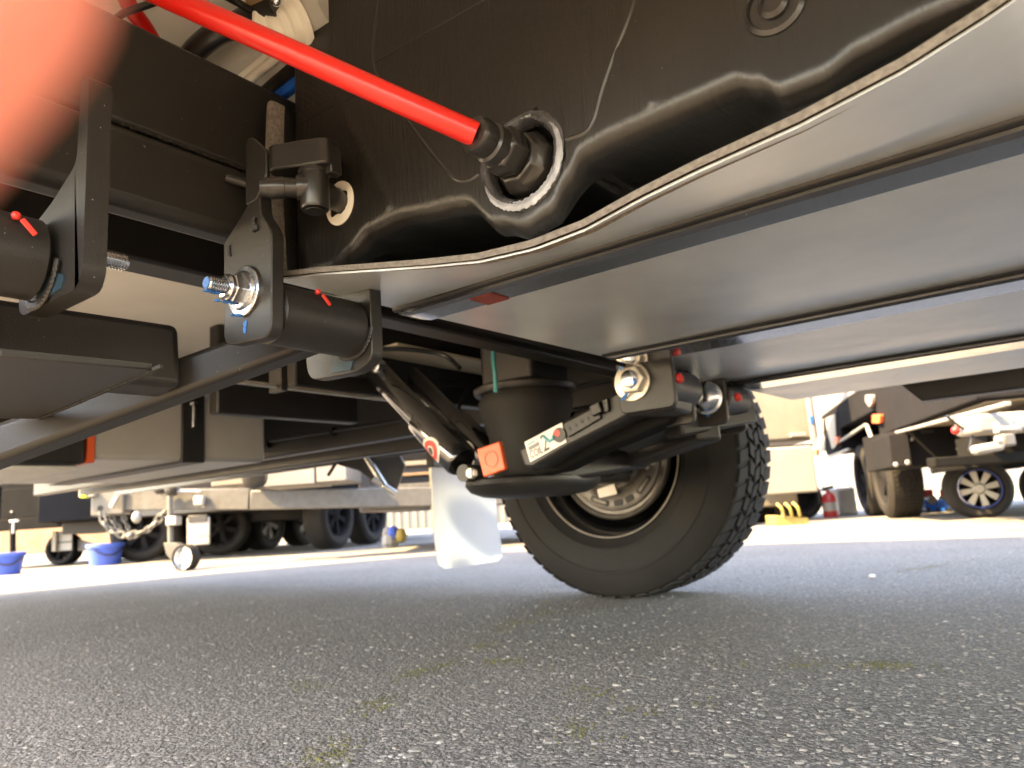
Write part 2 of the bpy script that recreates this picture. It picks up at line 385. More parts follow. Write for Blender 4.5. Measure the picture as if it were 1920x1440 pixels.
# bolts: stud, thread rings, nut, washer; blue torque marks
def bolt(x, y, z, sgn, length=.034, r=.0062, wr=.0215, parent=car):
    root = None
    prof = [(wr, 0), (wr, .0022), (wr - .001, .003), (wr * .78, .0032), (wr * .74, .0050), (wr * .62, .0062)]
    w = build(MB().lathe((x, y, z), (sgn, 0, 0), prof, 36), 'washer', M['zinc'], parent, sm=30)
    build(MB().lathe((x + sgn * .0058, y, z), (sgn, 0, 0), [(.0128, 0), (.0128, .008), (.0112, .0098)], 6, a0=.3), 'nut', M['zinc'], w, bevel=.0008)
    build(MB().lathe((x + sgn * .0150, y, z), (sgn, 0, 0), [(.0112, 0), (.0112, .0028), (.0094, .0046), (.0085, .0052)], 28), 'nut_collar', M['zinc'], w)
    prof = []; h = 0
    while h < length - .020:
        prof += [(r - .0008, h), (r, h + .0006), (r, h + .0011), (r - .0008, h + .0017)]; h += .0021
    prof += [(r - .0012, h + .0005)]
    st = build(MB().lathe((x + sgn * .0195, y, z), (sgn, 0, 0), prof, 24), 'stud', M['zinc'], w, sm=50)
    return w, x + sgn * (.0195 + h + .0005)
w2, xe = bolt(.3448, .5185, .4605, -1)
mb = MB().lathe((xe, .5185, .4605), (-1, 0, 0), [(.0048, 0), (.0048, .0008)], 12)
mb.add([(.3415, .516, .4392), (.3415, .5225, .4392), (.3418, .523, .431), (.3418, .517, .431)], [(0, 1, 2, 3)])
build(MB().lathe((xe + .0006, .5185, .4605), (-1, 0, 0), [(.0048, 0), (.0046, .0012)], 14), 'torque_mark', M['blue'], w2)
mb = MB()
for a, x0, x1, rr in ((250, .3435, .341, .0205), (258, .3375, .3345, .0128), (252, .3290, .3265, .0105)):
    pass
random.seed(5)
for k in range(46):      # dabs of blue paint running down the stud, nut and washer
    t = k / 45
    x = .309 + (.3425 - .309) * t
    rr = .0066 + (.0 if t < .35 else .0055) + (.009 if t > .85 else 0)
    a = R_(262 + random.uniform(-13, 13) - 6 * t)
    if .42 < t < .5 or .66 < t < .78: continue
    mb.ball((x, .5185 - math.cos(a) * rr, .4605 + math.sin(a) * rr), random.uniform(.0011, .0019), 6, (1.2, 1, .7))
for k in range(9):
    mb.ball((.3445, .5185 + random.uniform(-.0015, .0015), .434 - k * .0010), .0017, 6, (.4, 1, 1))
build(mb, 'torque_mark', M['blue'], w2)
w1, xe = bolt(.2045, .5185, .4615, 1, length=.043)
mb = MB()
for k in range(30):
    t = k / 29; x = .2105 + .021 * t; rr = .0118 if t < .45 else .0066; a = R_(255 + random.uniform(-14, 14))
    mb.ball((x, .5185 - math.cos(a) * rr, .4615 + math.sin(a) * rr), .0013, 6)
build(mb, 'torque_mark', M['blue'], w1)
# red cap of the grease nipples
def grease(u, v, x, y=None, s=1.0, yy=.484):
    c = P(u, v, Y=yy)
    n = build(MB().lathe(c + V((0, .004, 0)), (0, -1, .25), [(.002 * s, 0), (.0034 * s, .002), (.0034 * s, .0035), (.0018 * s, .005)], 12), 'grease_nipple', M['redcap'], car)
    build(MB().bar(c + V((.002, -.002, -.002)), c + V((.0095, -.003, -.0105)) , .0022 * s, .0042 * s), 'cap_strap', M['redcap'], n, bevel=.0006)
grease(32, 405, 0, s=.8); grease(598, 548, 0, s=.75, yy=.487)

# pin and weld between bracket and beam
build(MB().cyl(P(424, 334, Y=.551), P(486, 352, Y=.535), .0042), 'hinge_pin', CH, car)
mb = MB()
for k in range(14): mb.ball(P(478, 425, X=.3445) + V((random.uniform(-.001, .001), random.uniform(-.004, .004), random.uniform(-.006, .006))), .0024, 6)
for k in range(10): mb.ball(P(430, 470, X=.3445) + V((0, random.uniform(-.005, .002), random.uniform(-.006, .004))), .0015, 6)
build(mb, 'weld_bead', CH, car)

# ---------------- near trailing arm (square tubes and gusset)
aS = V((.446, .502, .4515)); aE = P(0, 838, D=.66); mb = MB().bar(aS, aS.lerp(aE, 1.5), .034, .034)
build(mb, 'trailing_arm', CH, car, bevel=.006, seg=3)
mb = MB().bar((-.25, .66, .418), (.338, .622, .418), .04, .058, up=(0, .12, 1))
build(mb, 'arm_cross_tube', CH, car, bevel=.007, seg=3)
g = [P(-60, 676, Z=.385), P(0, 668, Z=.385), P(288, 694, Z=.385), P(66, 786, Z=.375), P(-60, 784, Z=.375)]
build(MB().prism(g, (0, 0, .006)), 'gusset_plate', CH, car, bevel=.001)
mb = MB()
for k in range(60):
    t = k / 59; p = P(300, 688, Z=.386).lerp(P(68, 786, Z=.376), t)
    mb.ball(p + V((random.uniform(-.0006, .0006),) * 3), .0026, 6)
build(mb, 'weld_bead', CH, car)
build(MB().bar((.10, .50, .425), (-.10, .95, .33), .05, .05), 'trailing_arm', CH, car, bevel=.008, seg=3)

# ---------------- water tank
TX = .40
zpts = [(.60, .512), (.545, .510), (.528, .487), (.50, .477), (.475, .476), (.455, .484), (.43, .497), (.40, .499), (.345, .492), (.325, .488),
        (.295, .462), (.272, .453), (.25, .458), (.235, .476), (.222, .491), (.20, .494), (.15, .4955), (.117, .4965), (.105, .490), (.092, .479), (.07, .479), (.05, .486), (.02, .49), (-.2, .49), (-.9, .49)]
def lerp_tab(tab, y, k=0):
    for (a, za), (b, zb) in zip(tab, tab[1:]):
        if a >= y >= b:
            t = (a - y) / (a - b); t = t * t * (3 - 2 * t) if k else t
            return za + (zb - za) * t
    return tab[0][1] if y > tab[0][0] else tab[-1][1]
BY, BZ = P(978, 303, X=TX).y, P(978, 303, X=TX).z
ys = [.530 - .0035 * i for i in range(int((.53 + .06) / .0035))] + [-.08, -.2, -.5, -.9]
rows = []
for y in ys:
    zb = lerp_tab(zpts, y, 1); r = .0135
    edge = max(0, y - .520) if y > .520 else 0
    row = [(TX + .6, y, max(zb + .03, .512)), (TX + .055, y, max(zb + .008, .504))]
    for k in range(9):
        a = R_(90 * k / 8); row.append((TX + r - r * math.sin(a), y, zb + .001 + r - r * math.cos(a)))
    z = zb + r + .001
    for k in range(1, 40):
        zz = z + (.95 - z) * (k / 39) ** 1.5
        # recessed border, raised centre field, dish round the fitting
        d = math.hypot(y - BY, zz - BZ)
        off = 0
        if d < .027: off = .022
        elif d < .031: off = .022 * (1 - (d - .027) / .004)
        ridge = math.exp(-((y - (.165 + (zz - .5) * .42)) / .0016) ** 2) * .0016 if zz > BZ - .01 else 0
        ridge += math.exp(-((y - (.405 + (zz - .52) * .50)) / .0022) ** 2) * .0018 if .50 < zz < .64 else 0
        off -= ridge
        d2 = math.hypot(y - P(1458, 22, X=TX).y, (zz - P(1458, 22, X=TX).z))
        row.append((TX + off, y, zz))
    rows.append([V((p[0] + (.02 * (edge / .01) ** 2 if edge else 0), p[1], p[2])) for p in row])
mb = MB().grid(rows)
# left end of the tank
mb.grid([[V((TX + .62, .531, p.z)) for p in rows[0]], rows[0]])
tank = build(mb, 'water_tank', M['tank'], car, sm=50)
tank['label'] = 'black plastic water tank with streaked face'
# weld seams and trowel arcs on the tank face
def seam(pix, r, n=8):
    build(MB().tube(smooth([P(u, v, X=TX + r * .55) for u, v in pix], n), r, 6), 'seam_line', M['plastic'], tank)
seam([(1196, -20), (1178, 40), (1150, 110), (1128, 175), (1114, 225), (1096, 250), (1062, 262)], .0020)
seam([(716, -20), (704, 60), (702, 120), (714, 152), (770, 232), (826, 306), (856, 336), (880, 338), (900, 326)], .0020)
seam([(566, 232), (610, 206), (660, 182), (700, 150)], .0015); seam([(704, 118), (800, 62), (900, 6), (960, -30)], .0014)
for k in range(8):
    rr_ = 26 + 11.5 * k + random.uniform(-2, 2)
    seam([(546 + rr_ * math.cos(R_(a)), 232 - rr_ * math.sin(R_(a)) * .92) for a in range(20, 90, 10)], .0006, 3)
# melted ring round the outlet
prof = [(.0272, .008), (.0280, -.0005), (.0310, -.0028), (.0345, -.0022), (.0372, .0015)]
mb = MB(); mb.lathe((TX, BY, BZ), (1, 0, 0), prof, 96)
mb.f = [f for f in mb.f if len(f) == 4]
random.seed(11)
for i, p in enumerate(mb.v):
    a = math.atan2(p.z - BZ, p.y - BY); k = 1 + .025 * math.sin(3 * a + 1) + .015 * math.sin(7 * a) + random.uniform(-.008, .008)
    mb.v[i] = V((p.x, BY + (p.y - BY) * k, BZ + (p.z - BZ) * k))
build(mb, 'weld_ring', M['weldgrey'], tank, sm=60)
mb = MB(); random.seed(12); rws = []
for i in range(64):      # scraped smear, its pale tone painting the highlight on the ring's lower right
    t = i / 63; a = R_(-165 + 200 * t); w_ = .0036 * math.sin(math.pi * t) ** .5 * random.uniform(.75, 1.15) + .0003
    rws.append([V((TX - .0034 + abs(k - 2) * .0006, BY - math.cos(a) * -1 * (.0328 + (k - 2) * w_ * .5) * -1, BZ + math.sin(a) * (.0328 + (k - 2) * w_ * .5))) for k in range(5)])
build(mb.grid(rws), 'weld_smear_glint', M['smear'], tank, sm=60)
ax = (P(898, 252, X=TX - .04) - V((TX + .02, BY, BZ))); ax = V((-1, ax.y * 3, ax.z * 3)).normalized()
ax = V((-1, .0, .06)).normalized()
o0 = V((TX + .014, BY, BZ)); pA = P(893, 253, D=.452); ax = (pA - o0).normalized(); q_ = (pA - o0).length / .049
build(MB().lathe(o0, ax, [(.024, 0), (.024, .010), (.020, .016), (.0185, .020)], 8, a0=.2), 'outlet_flange', M['valve'], tank, bevel=.0012)
nut = build(MB().lathe(o0 + ax * .018 * q_, ax, [(.0165, 0), (.0172, .002), (.0172, .012 * q_), (.0150, .0145 * q_)], 6, a0=.35), 'pipe_nut', M['valve'], tank, bevel=.0012)
col_ = build(MB().lathe(o0 + ax * .031 * q_, ax, [(.0140, 0), (.0140, .009), (.0120, .0105), (.0120, .0125), (.0132, .0135), (.0132, .018 * q_), (.0116, .0205 * q_), (.0080, .0205 * q_)], 32), 'pipe_collar', M['valve'], tank)
# red pipe: leaves the collar, then bends up along the tank
c1 = [pA]
for (u, v, D) in ((780, 203, .446), (640, 140, .443), (500, 77, .444), (360, 15, .450), (240, -38, .463), (100, -100, .49), (-80, -170, .53)):
    c1.append(P(u, v, D=D))
build(MB().tube(smooth(c1), .0083, 24), 'red_water_pipe', M['red'], car)
# drain valve: ragged white hole, elbow, cock with lever cap, barbed outlet
hc = P(637, 381, X=TX - .0005)
mb = MB(); n = 40; inner = []; outer = []
for k in range(n):
    a = 2 * math.pi * k / n
    ro = .0176; ri = .0125 + .0012 * math.sin(5 * a) + random.uniform(-.0006, .0006)
    outer.append(hc + V((-.0006, ro * math.cos(a), ro * 1.12 * math.sin(a)))); inner.append(hc + V((-.0010, ri * math.cos(a) + .002, ri * math.sin(a) + .0015)))
rim = [p + V((.003, 0, 0)) for p in outer]
mb.grid([rim + [rim[0]], outer + [outer[0]], inner + [inner[0]], [p + V((.012, 0, 0)) for p in inner + [inner[0]]]])
drain = build(mb, 'drain_valve', M['whiteedge'], car, sm=40)
drain['label'] = 'black plastic drain cock in a ragged white hole'
vb = P(590, 352, X=TX - .034)
build(MB().cyl(hc + V((.01, .001, 0)), vb + V((.004, .0, .0)), .0095, n=24), 'valve_inlet', M['valve'], drain)
build(MB().lathe(vb + V((0, 0, -.020)), (0, 0, 1), [(.0075, 0), (.0108, .0006), (.0118, .003), (.0118, .030), (.0130, .031), (.0130, .036)], 28), 'valve_body', M['valve'], drain)
build(MB().lathe(vb + V((0, 0, -.0206)), (0, 0, -1), [(.0085, 0), (.0085, .0006), (.004, .0006)], 24), 'valve_plug', M['dark'], drain)
be = P(487, 352, D=(vb - CAM).dot(FW) - .012)
d_ = (be - vb)
build(MB().lathe(vb, d_, [(.0074, .004), (.0082, .0042), (.0082, d_.length * .55), (.0088, d_.length * .56), (.0088, d_.length * .8), (.0082, d_.length * .82), (.0075, d_.length), (.0056, d_.length), (.0050, d_.length * .8), (.001, d_.length * .8)], 28), 'barbed_outlet', M['valve'], drain)
build(MB().lathe(vb, d_, [(.0105, .003), (.0108, .012), (.0096, .0145)], 24), 'outlet_collar', M['valve'], drain)
top = vb + V((0, 0, .014))
lv = rounded([top + V(p) for p in ((.016, -.022, 0), (.014, .006, 0), (-.004, .030, 0), (-.018, .030, 0), (-.016, .010, 0), (-.014, -.022, 0))], .009, 4)
lv = rounded([top + RT * a + FW * b for a, b in ((-.036, -.008), (.014, -.016), (.021, -.004), (.021, .012), (-.002, .016), (-.036, .006))], .006, 4)
build(MB().prism(lv, (0, 0, .0225)), 'valve_lever', M['valve'], drain, bevel=.0016)
build(MB().box(top.x + .001, top.x + .012, top.y - .02, top.y - .012, top.z - .006, top.z + .018), 'valve_clip', M['valve'], drain, bevel=.001)
# blanked port high on the tank
pc = P(1458, 22, X=TX + .006)
build(MB().lathe(pc, (-1, 0, 0), [(.0185, .004), (.0175, .0075), (.0150, .009), (.0140, .0075), (.0138, .0065), (.0085, .0065), (.0085, .0095), (.0060, .0115), (.0058, .0095), (.002, .0095)], 28), 'blanked_port', M['valve'], tank)

# ---------------- tank guard: sagging sheet with foam edge and battens
edge = [(.545, .496), (.53, .481), (.467, .470), (.405, .457), (.347, .445), (.298, .436), (.253, .4325), (.213, .4345), (.174, .442), (.139, .447), (.081, .453), (.03, .462), (-.004, .472), (-.016, .476), (-.05, .5), (-1.2, .55)]
SX0, SX1 = .381, 1.86
yy = [.529 - .007 * i for i in range(79)] + [-.03, -.06, -.12, -.3, -.6, -1.0, -1.4]
def shield_z(x, y):
    base = .4805 + .012 * (x - .4) / 1.4
    if y < -.016: base += min((-.016 - y) * .10, .10)
    t = min(1, (x - SX0) / .145) ** .9
    ez = lerp_tab(edge, y)
    z = ez + (base - ez) * t
    # the sheet drums slightly between the battens
    z -= .0035 * math.sin(math.pi * min(1, max(0, (x - .56) / .42))) * math.sin(math.pi * min(1, max(0, (.5 - y) / .9)))
    return z
xs = [SX0 + .0075 * i for i in range(22)] + [.56 + .042 * i for i in range(32)]
ylim = lambda x: .529 - .016 * (x - .38)
rows_b = [[V((x, min(y, ylim(x)), shield_z(x, y))) for x in xs] for y in yy]
rows_t = [[p + V((0, 0, .0016)) for p in r] for r in rows_b]
mb = MB().grid(rows_b).grid([r[::-1] for r in rows_t])
mb.grid([rows_b[0][::-1], rows_t[0][::-1]]); mb.grid([[r[0] for r in rows_b], [r[0] for r in rows_t]])
guard = build(mb, 'tank_guard', M['shield'], car, sm=40)
guard['label'] = 'silver sheet metal guard under the tank'
# turned up left end
ftop = P(503, 196, X=SX0).z
fl = []
for k in range(12):
    t = k / 11; z = .482 + (ftop - .482) * t
    fl.append((z, .531 + .006 * math.sin(t * 2.2) - .008 * max(0, t - .5)))
mb = MB().grid([[V((x, y, z)) for z, y in fl] for x in (SX0, SX0 + .3, SX0 + .9)]).grid([[V((x, y + .0016, z)) for z, y in fl][::-1] for x in (SX0, SX0 + .3, SX0 + .9)])
build(mb, 'end_flange', M['chassis2'], guard, sm=40)
# foam: along the sagging near edge and up the flange
n_ = len(yy)
pts = [V((SX0 - .002, y, shield_z(SX0, y) + .0035)) for y in yy]
rws = []
for p in pts:
    w = .0033 + .0006 * max(0, min(1, (.35 - p.y) / .35))
    rws.append([p + V((-.0014, 0, -w * .62)), p + V((-.0018, 0, 0)), p + V((-.001, 0, w * .8)), p + V((.003, 0, w)), p + V((.014, 0, w * .9)), p + V((.014, 0, -w * .3))])
build(MB().grid(rws), 'foam_edge', M['foam'], guard, sm=60)
rws = []
for z, y in fl:
    rws.append([V((SX0 + .012, y - .0050, z)), V((SX0 - .001, y - .0048, z)), V((SX0 - .003, y - .002, z)), V((SX0 - .002, y + .003, z)), V((SX0 + .012, y + .0035, z))])
mb = MB().grid(rws); mb.add([rws[-1][0], rws[-1][1], rws[-1][2], rws[-1][3], rws[-1][4]], [(0, 1, 2, 3, 4)])
build(mb, 'foam_edge', M['foam'], guard, sm=60)
# battens under the sheet
def batten(x, w, y0, zt=None, first=False):
    mb = MB(); rws = []
    ysb = [y0 - .02 * i for i in range(40)] + [y0 - .8 - .15 * i for i in range(5)]
    for i, y in enumerate(ysb):
        z1 = min(shield_z(x - w / 2, y), shield_z(x, y), shield_z(x + w / 2, y)) - .0006
        h = .010
        x2 = x
        if i == 0: y -= .004; h = .006
        sec = [(x2 - w / 2, z1), (x2 - w / 2, z1 - h * .7), (x2 - w / 2 + .003, z1 - h), (x2 + w / 2 - .003, z1 - h), (x2 + w / 2, z1 - h * .7), (x2 + w / 2, z1), (x2 - w / 2, z1)]
        rws.append([V((a, y, b)) for a, b in sec])
    mb.grid(rws); mb.add(rws[0][:6], [tuple(range(6))])
    b = build(mb, 'batten', M['gloss'], guard, sm=35)
    # rubber lip along the inner edge
    rl = []
    for y in ysb: 
        z1 = shield_z(x - w / 2 - .004, y) - .0005
        rl.append([V((x - w / 2 - .005, y, z1)), V((x - w / 2 - .004, y, z1 - .0025)), V((x - w / 2 - .0005, y, z1 - .004)), V((x - w / 2 - .0002, y, z1))])
    build(MB().grid(rl), 'rubber_lip', M['plastic'], b, sm=60)
    return b
b1 = batten(.545, .035, .528)
build(MB().box(.531, .559, .404, .4305, shield_z(.5475, .417) - .0121, shield_z(.5475, .417) - .0106), 'red_tape', M['tape'], b1)
batten(.965, .058, .513); batten(1.44, .085, .492)

# ---------------- pipes and hoses above the beam
pp = lambda u, v, D: P(u, v, D=D)
# white underfloor moulding and corrugated drain pipe
pz = lambda u, v, z: P(u, v, Z=z)
wp_ = build(MB().tube(smooth([pz(300, 260, .742), pz(430, 165, .742), pz(520, 95, .742), pz(640, 10, .742)]), .030, 28), 'waste_pipe', M['greytank'], car)
for a, b, r, z in (((395, 190), (545, 66), .0035, .722), ((425, 185), (575, 62), .0045, .716), ((460, 190), (590, 92), .003, .722)):
    build(MB().cyl(pz(*a, z), pz(*b, z), r), 'pipe_rib', M['pvc'], wp_)
fo = pz(500, 66, .715); fd = (pz(578, 44, .735) - fo).normalized()
fit = build(MB().lathe(fo, fd, [(.012, 0), (.017, .003), (.017, .010), (.020, .012), (.020, .018), (.024, .020), (.024, .027), (.028, .030), (.028, .034), (.024, .036)], 36), 'pipe_fitting', M['pvc'], car)
build(MB().obox(fo + V((0, 0, .006)), fd, FW, (0, 0, 1), .022, .026, .03), 'fitting_tee', M['pvc'], fit, bevel=.004)
build(MB().lathe(pz(485, 6, .735), (0, 0, 1), [(.011, 0), (.011, .012), (.008, .014)], 20), 'pipe_clamp', M['brown'], car)
build(MB().ball(pz(518, 3, .725), .0045, 12), 'clamp_screw', M['zinc'], car)
build(MB().tube(smooth([pz(330, 150, .735), pz(355, 108, .735), pz(395, 70, .735), pz(450, 42, .735), pz(520, 10, .735)]), .0115, 16), 'black_hose', M['valve'], car)
build(MB().tube(smooth([pz(455, 215, .712), pz(500, 172, .712), pz(550, 130, .712), pz(640, 60, .712)]), .0085, 16), 'black_hose', M['valve'], car)
build(MB().bar(pz(480, 212, .702), pz(575, 140, .702), .011, .013), 'blue_hose', M['bluecable'], car, bevel=.003)
build(MB().tube(smooth([pz(195, 55, .69), pz(230, 26, .69), pz(280, 8, .69), pz(330, -12, .69)]), .0030, 10), 'cable', M['valve'], car)
build(MB().tube(smooth([pp(380, -30, .55), pp(440, 2, .58), pp(502, 36, .62)]), .0034, 10), 'cable', M['valve'], car)
build(MB().tube(smooth([pz(225, -30, .74), pz(245, 15, .735), pz(272, 52, .73), pz(298, 100, .722), pz(310, 150, .715)]), .0075, 14), 'red_water_pipe', M['red'], car)

# ---------------- far trailing arm, spring and dampers
def pprism(pix, X, th, name, m=M['chassis2'], parent=car, bevel=.003):
    return build(MB().prism([P(u, v, X=X) for u, v in pix], (th, 0, 0)), name, m, parent, bevel=bevel)
arm = pprism([(1218, 686), (1268, 700), (1264, 770), (1232, 776), (1180, 780), (1066, 838), (998, 878), (982, 876), (972, 842), (1058, 788), (1150, 738)], 1.10, .075, 'trailing_arm', M['chassis'], bevel=.006)
pprism([(1210, 720), (1262, 740), (1255, 790), (1215, 806), (1120, 846), (1050, 882), (1000, 892), (990, 850), (1100, 800)], 1.16, .06, 'arm_lower_web', M['fblack'], bevel=.006)
arm['label'] = 'black trailing arm with white sticker'
st = pprism([(983, 829), (1053, 792), (1062, 829), (994, 867)], 1.0975, .002, 'sticker', M['sticker'], arm, .0005)
strip = pprism([(1058, 794), (1120, 762), (1126, 784), (1065, 820)], 1.094, .006, 'height_strip', M['chassis'], arm, .001)
for k in range(5):
    c = P(1068 + k * 11.5, 803 - k * 6.2, X=1.0935)
    build(MB().cyl(c, c + V((.004, 0, 0)), .003, n=10), 'strip_hole', M['dark'], arm)
pprism([(1104, 762), (1122, 752), (1128, 772), (1110, 781)], 1.085, .02, 'height_block', M['chassis2'], arm, .002)
pprism([(1128, 752), (1139, 746), (1141, 770), (1133, 774)], 1.092, .006, 'height_block', M['chassis2'], arm, .001)
# print on the sticker
su = (P(1053, 792, X=1.097) - P(983, 829, X=1.097)); sv = (P(983, 829, X=1.097) - P(994, 867, X=1.097)); so = P(994, 867, X=1.0968)
sp = lambda a, b, dx=0: so + su * a + sv * b + V((dx, 0, 0))
def text(s, a, b, h, m, parent, wide=1.0, org=None, su_=None, sv_=None, nrm=V((-1, 0, 0)), name='print'):
    cu = bpy.data.curves.new(name, 'FONT'); cu.body = s; cu.size = 1; cu.extrude = .01
    t = bpy.data.objects.new('tmp', cu); col.objects.link(t)
    dg = bpy.context.evaluated_depsgraph_get(); me = bpy.data.meshes.new_from_object(t.evaluated_get(dg))
    col.objects.unlink(t); bpy.data.objects.remove(t)
    xs_ = [v.co.x for v in me.vertices]; x0, x1 = min(xs_), max(xs_)
    eu, ev = su_, sv_.normalized() * h
    mb = MB(); mb.add([org + eu * (a + (v.co.x - x0) / (x1 - x0) * wide) + sv_ * b + ev * v.co.y + nrm * (v.co.z * .02) for v in me.vertices], [tuple(p.vertices) for p in me.polygons])
    return build(mb, name, m, parent, sm=None)
text('COIL', .05, .14, .0195, M['ink'], st, .33, so, su, sv)
build(MB().bar(sp(.06, .60), sp(.34, .62), .0004, .007, up=sv), 'print', M['fgrey2'], st)
build(MB().bar(sp(.06, .80), sp(.26, .82), .0004, .003, up=sv), 'print', M['teal'], st)
text('2', .40, .14, .044, M['ink'], st, .15, so, su, sv)
build(MB().tube([sp(.50, .80, -.0011), sp(.54, .62, -.0011), sp(.60, .48, -.0011), sp(.70, .50, -.0011), sp(.72, .62, -.0011)], .003, 6), 'print', M['teal'], st)
ec = sp(.86, .52)
build(MB().cyl(ec + V((.001, 0, 0)), ec - V((.0006, 0, 0)), .0135, n=24), 'emblem', M['ink'], st)
build(MB().cyl(ec + V((.001, .004, .004)), ec + V((-.0010, .004, .004)), .0062, n=16), 'emblem', M['redcap'], st)
# far pivot plates, bushes, bolts
fy = .507
def fplate(x, y0, y1, z0, z1, th=.012, r=.014):
    return build(MB().prism(rounded([(x, y1, z0), (x, y0, z0), (x, y0, z1), (x, y1, z1)], [r, r, 0, 0]), (th, 0, 0)), 'pivot_plate', CH, car, bevel=.002)
fplate(1.045, .455, .552, .408, .53); bush(1.058, 1.19, fy - .01, .452, .031)
fplate(1.19, .487, .57, .395, .53)
fplate(1.335, .482, .568, .402, .53); bush(1.348, 1.47, fy, .457, .031)
fplate(1.47, .495, .57, .395, .55)
c = V((1.0445, P(1186, 716, X=1.044).y, P(1186, 716, X=1.044).z))
wf = build(MB().lathe(c, (-1, 0, 0), [(.031, 0), (.031, .004), (.029, .005)], 36), 'washer', M['washer'], car)
build(MB().lathe(c + V((-.005, -.006, .001)), (-1, 0, 0), [(.0235, 0), (.0235, .016), (.020, .018)], 6, a0=.5), 'bolt_head', M['washer'], wf, bevel=.0015)
build(MB().lathe(c + V((-.023, -.007, .001)), (-1, 0, 0), [(.014, 0), (.014, .004), (.010, .006)], 20), 'bolt_end', M['zinc'], wf)
mb = MB()
for k in range(26):
    t = k / 25; p = (P(1164, 690, X=1.03).lerp(P(1192, 714, X=1.015), t * 2) if t < .5 else P(1192, 714, X=1.015).lerp(P(1168, 748, X=1.036), t * 2 - 1))
    mb.ball(p, .0034, 7, (.5, 1, 1))
build(mb, 'torque_mark', M['blue'], wf)
c = P(1325, 746, X=1.333)
wg = build(MB().lathe(c, (-1, 0, 0), [(.032, 0), (.032, .004), (.027, .006), (.022, .014), (.012, .020), (.004, .021)], 36), 'bolt_head', M['zinc'], car)
mb = MB()
for k in range(10): mb.ball(P(1323 + k * .5, 764 + k * 1.6, X=1.334 - (.012 if k < 3 else 0)), .0038, 7, (.5, 1, 1))
build(mb, 'torque_mark', M['blue'], wg)
for (u, v, yq) in ((1268, 711, .46), (1379, 746, .47)):
    c = P(u, v, Y=yq); build(MB().lathe(c, (0, -1, .2), [(.007, 0), (.009, .004), (.007, .01)], 12), 'grease_nipple', M['redcap'], car)
# lower plates linking the far arm to the hub
build(MB().bar(P(1260, 800, X=1.3), P(1400, 775, X=1.5), .05, .045), 'arm_tube', M['chassis2'], car, bevel=.006)
build(MB().bar((1.36, .53, .40), (1.72, 1.02, .355), .055, .05), 'arm_tube', M['chassis2'], car, bevel=.008)
build(MB().prism([P(1120, 830, X=1.25), P(1240, 790, X=1.25), P(1330, 800, X=1.45), P(1180, 850, X=1.4)], (0, 0, .008)), 'gusset_plate', M['chassis2'], car)
build(MB().bar(P(985, 893, X=1.30), P(1175, 862, X=1.62), .16, .05), 'axle_stub', M['chassis2'], car, bevel=.012)
build(MB().box(1.50, 1.80, .93, 1.10, .325, .375), 'axle_stub', M['chassis2'], car, bevel=.012)
sx, sy = 1.33, .955
mb = MB().lathe((0, 0, .296), (0, 0, 1), [(.01, 0), (.10, .001), (.145, .006), (.175, .016), (.188, .030), (.186, .040), (.17, .045)], 48)
mb.v = [V((sx + .045 + p.x * 1.06, sy + p.y * .66, p.z)) for p in mb.v]
build(mb, 'spring_seat', CH, car, sm=50)
# air spring
ab = build(MB().lathe((sx, sy - .02, .342), (0, 0, 1), [(.078, 0), (.082, .01), (.083, .05), (.088, .09), (.097, .125), (.105, .150), (.106, .165), (.098, .182)], 40), 'air_spring', M['bag'], car)
build(MB().lathe((sx, sy - .02, .524), (0, 0, 1), [(.112, 0), (.116, .006), (.116, .014), (.108, .018)], 40), 'spring_cap', M['chassis2'], ab)
build(MB().box(sx - .07, sx + .08, sy - .09, sy + .05, .542, .777), 'spring_tower', M['chassis2'], car, bevel=.01)
build(MB().tube(smooth([P(926, 640, X=1.19), P(925, 670, X=1.19), P(928, 700, X=1.19), P(930, 735, X=1.2)]), .0048, 8), 'air_line', M['tealhose'], car)
# orange bump stop
tabp = rounded([P(u, v, X=1.12) for u, v in ((893, 842), (936, 827), (947, 880), (906, 895))], .004)
tabo = build(MB().prism(tabp, (.012, 0, 0)), 'bump_block', M['orange'], car, bevel=.004, seg=3)
tc_ = P(921, 861, X=1.12)
mb = MB().lathe(tc_, (-1, 0, 0), [(.017, -.002), (.017, .0015), (.014, .0018), (.0135, .0004), (.0001, .0004)], 28)
build(mb, 'bump_dimple', M['orange'], tabo)
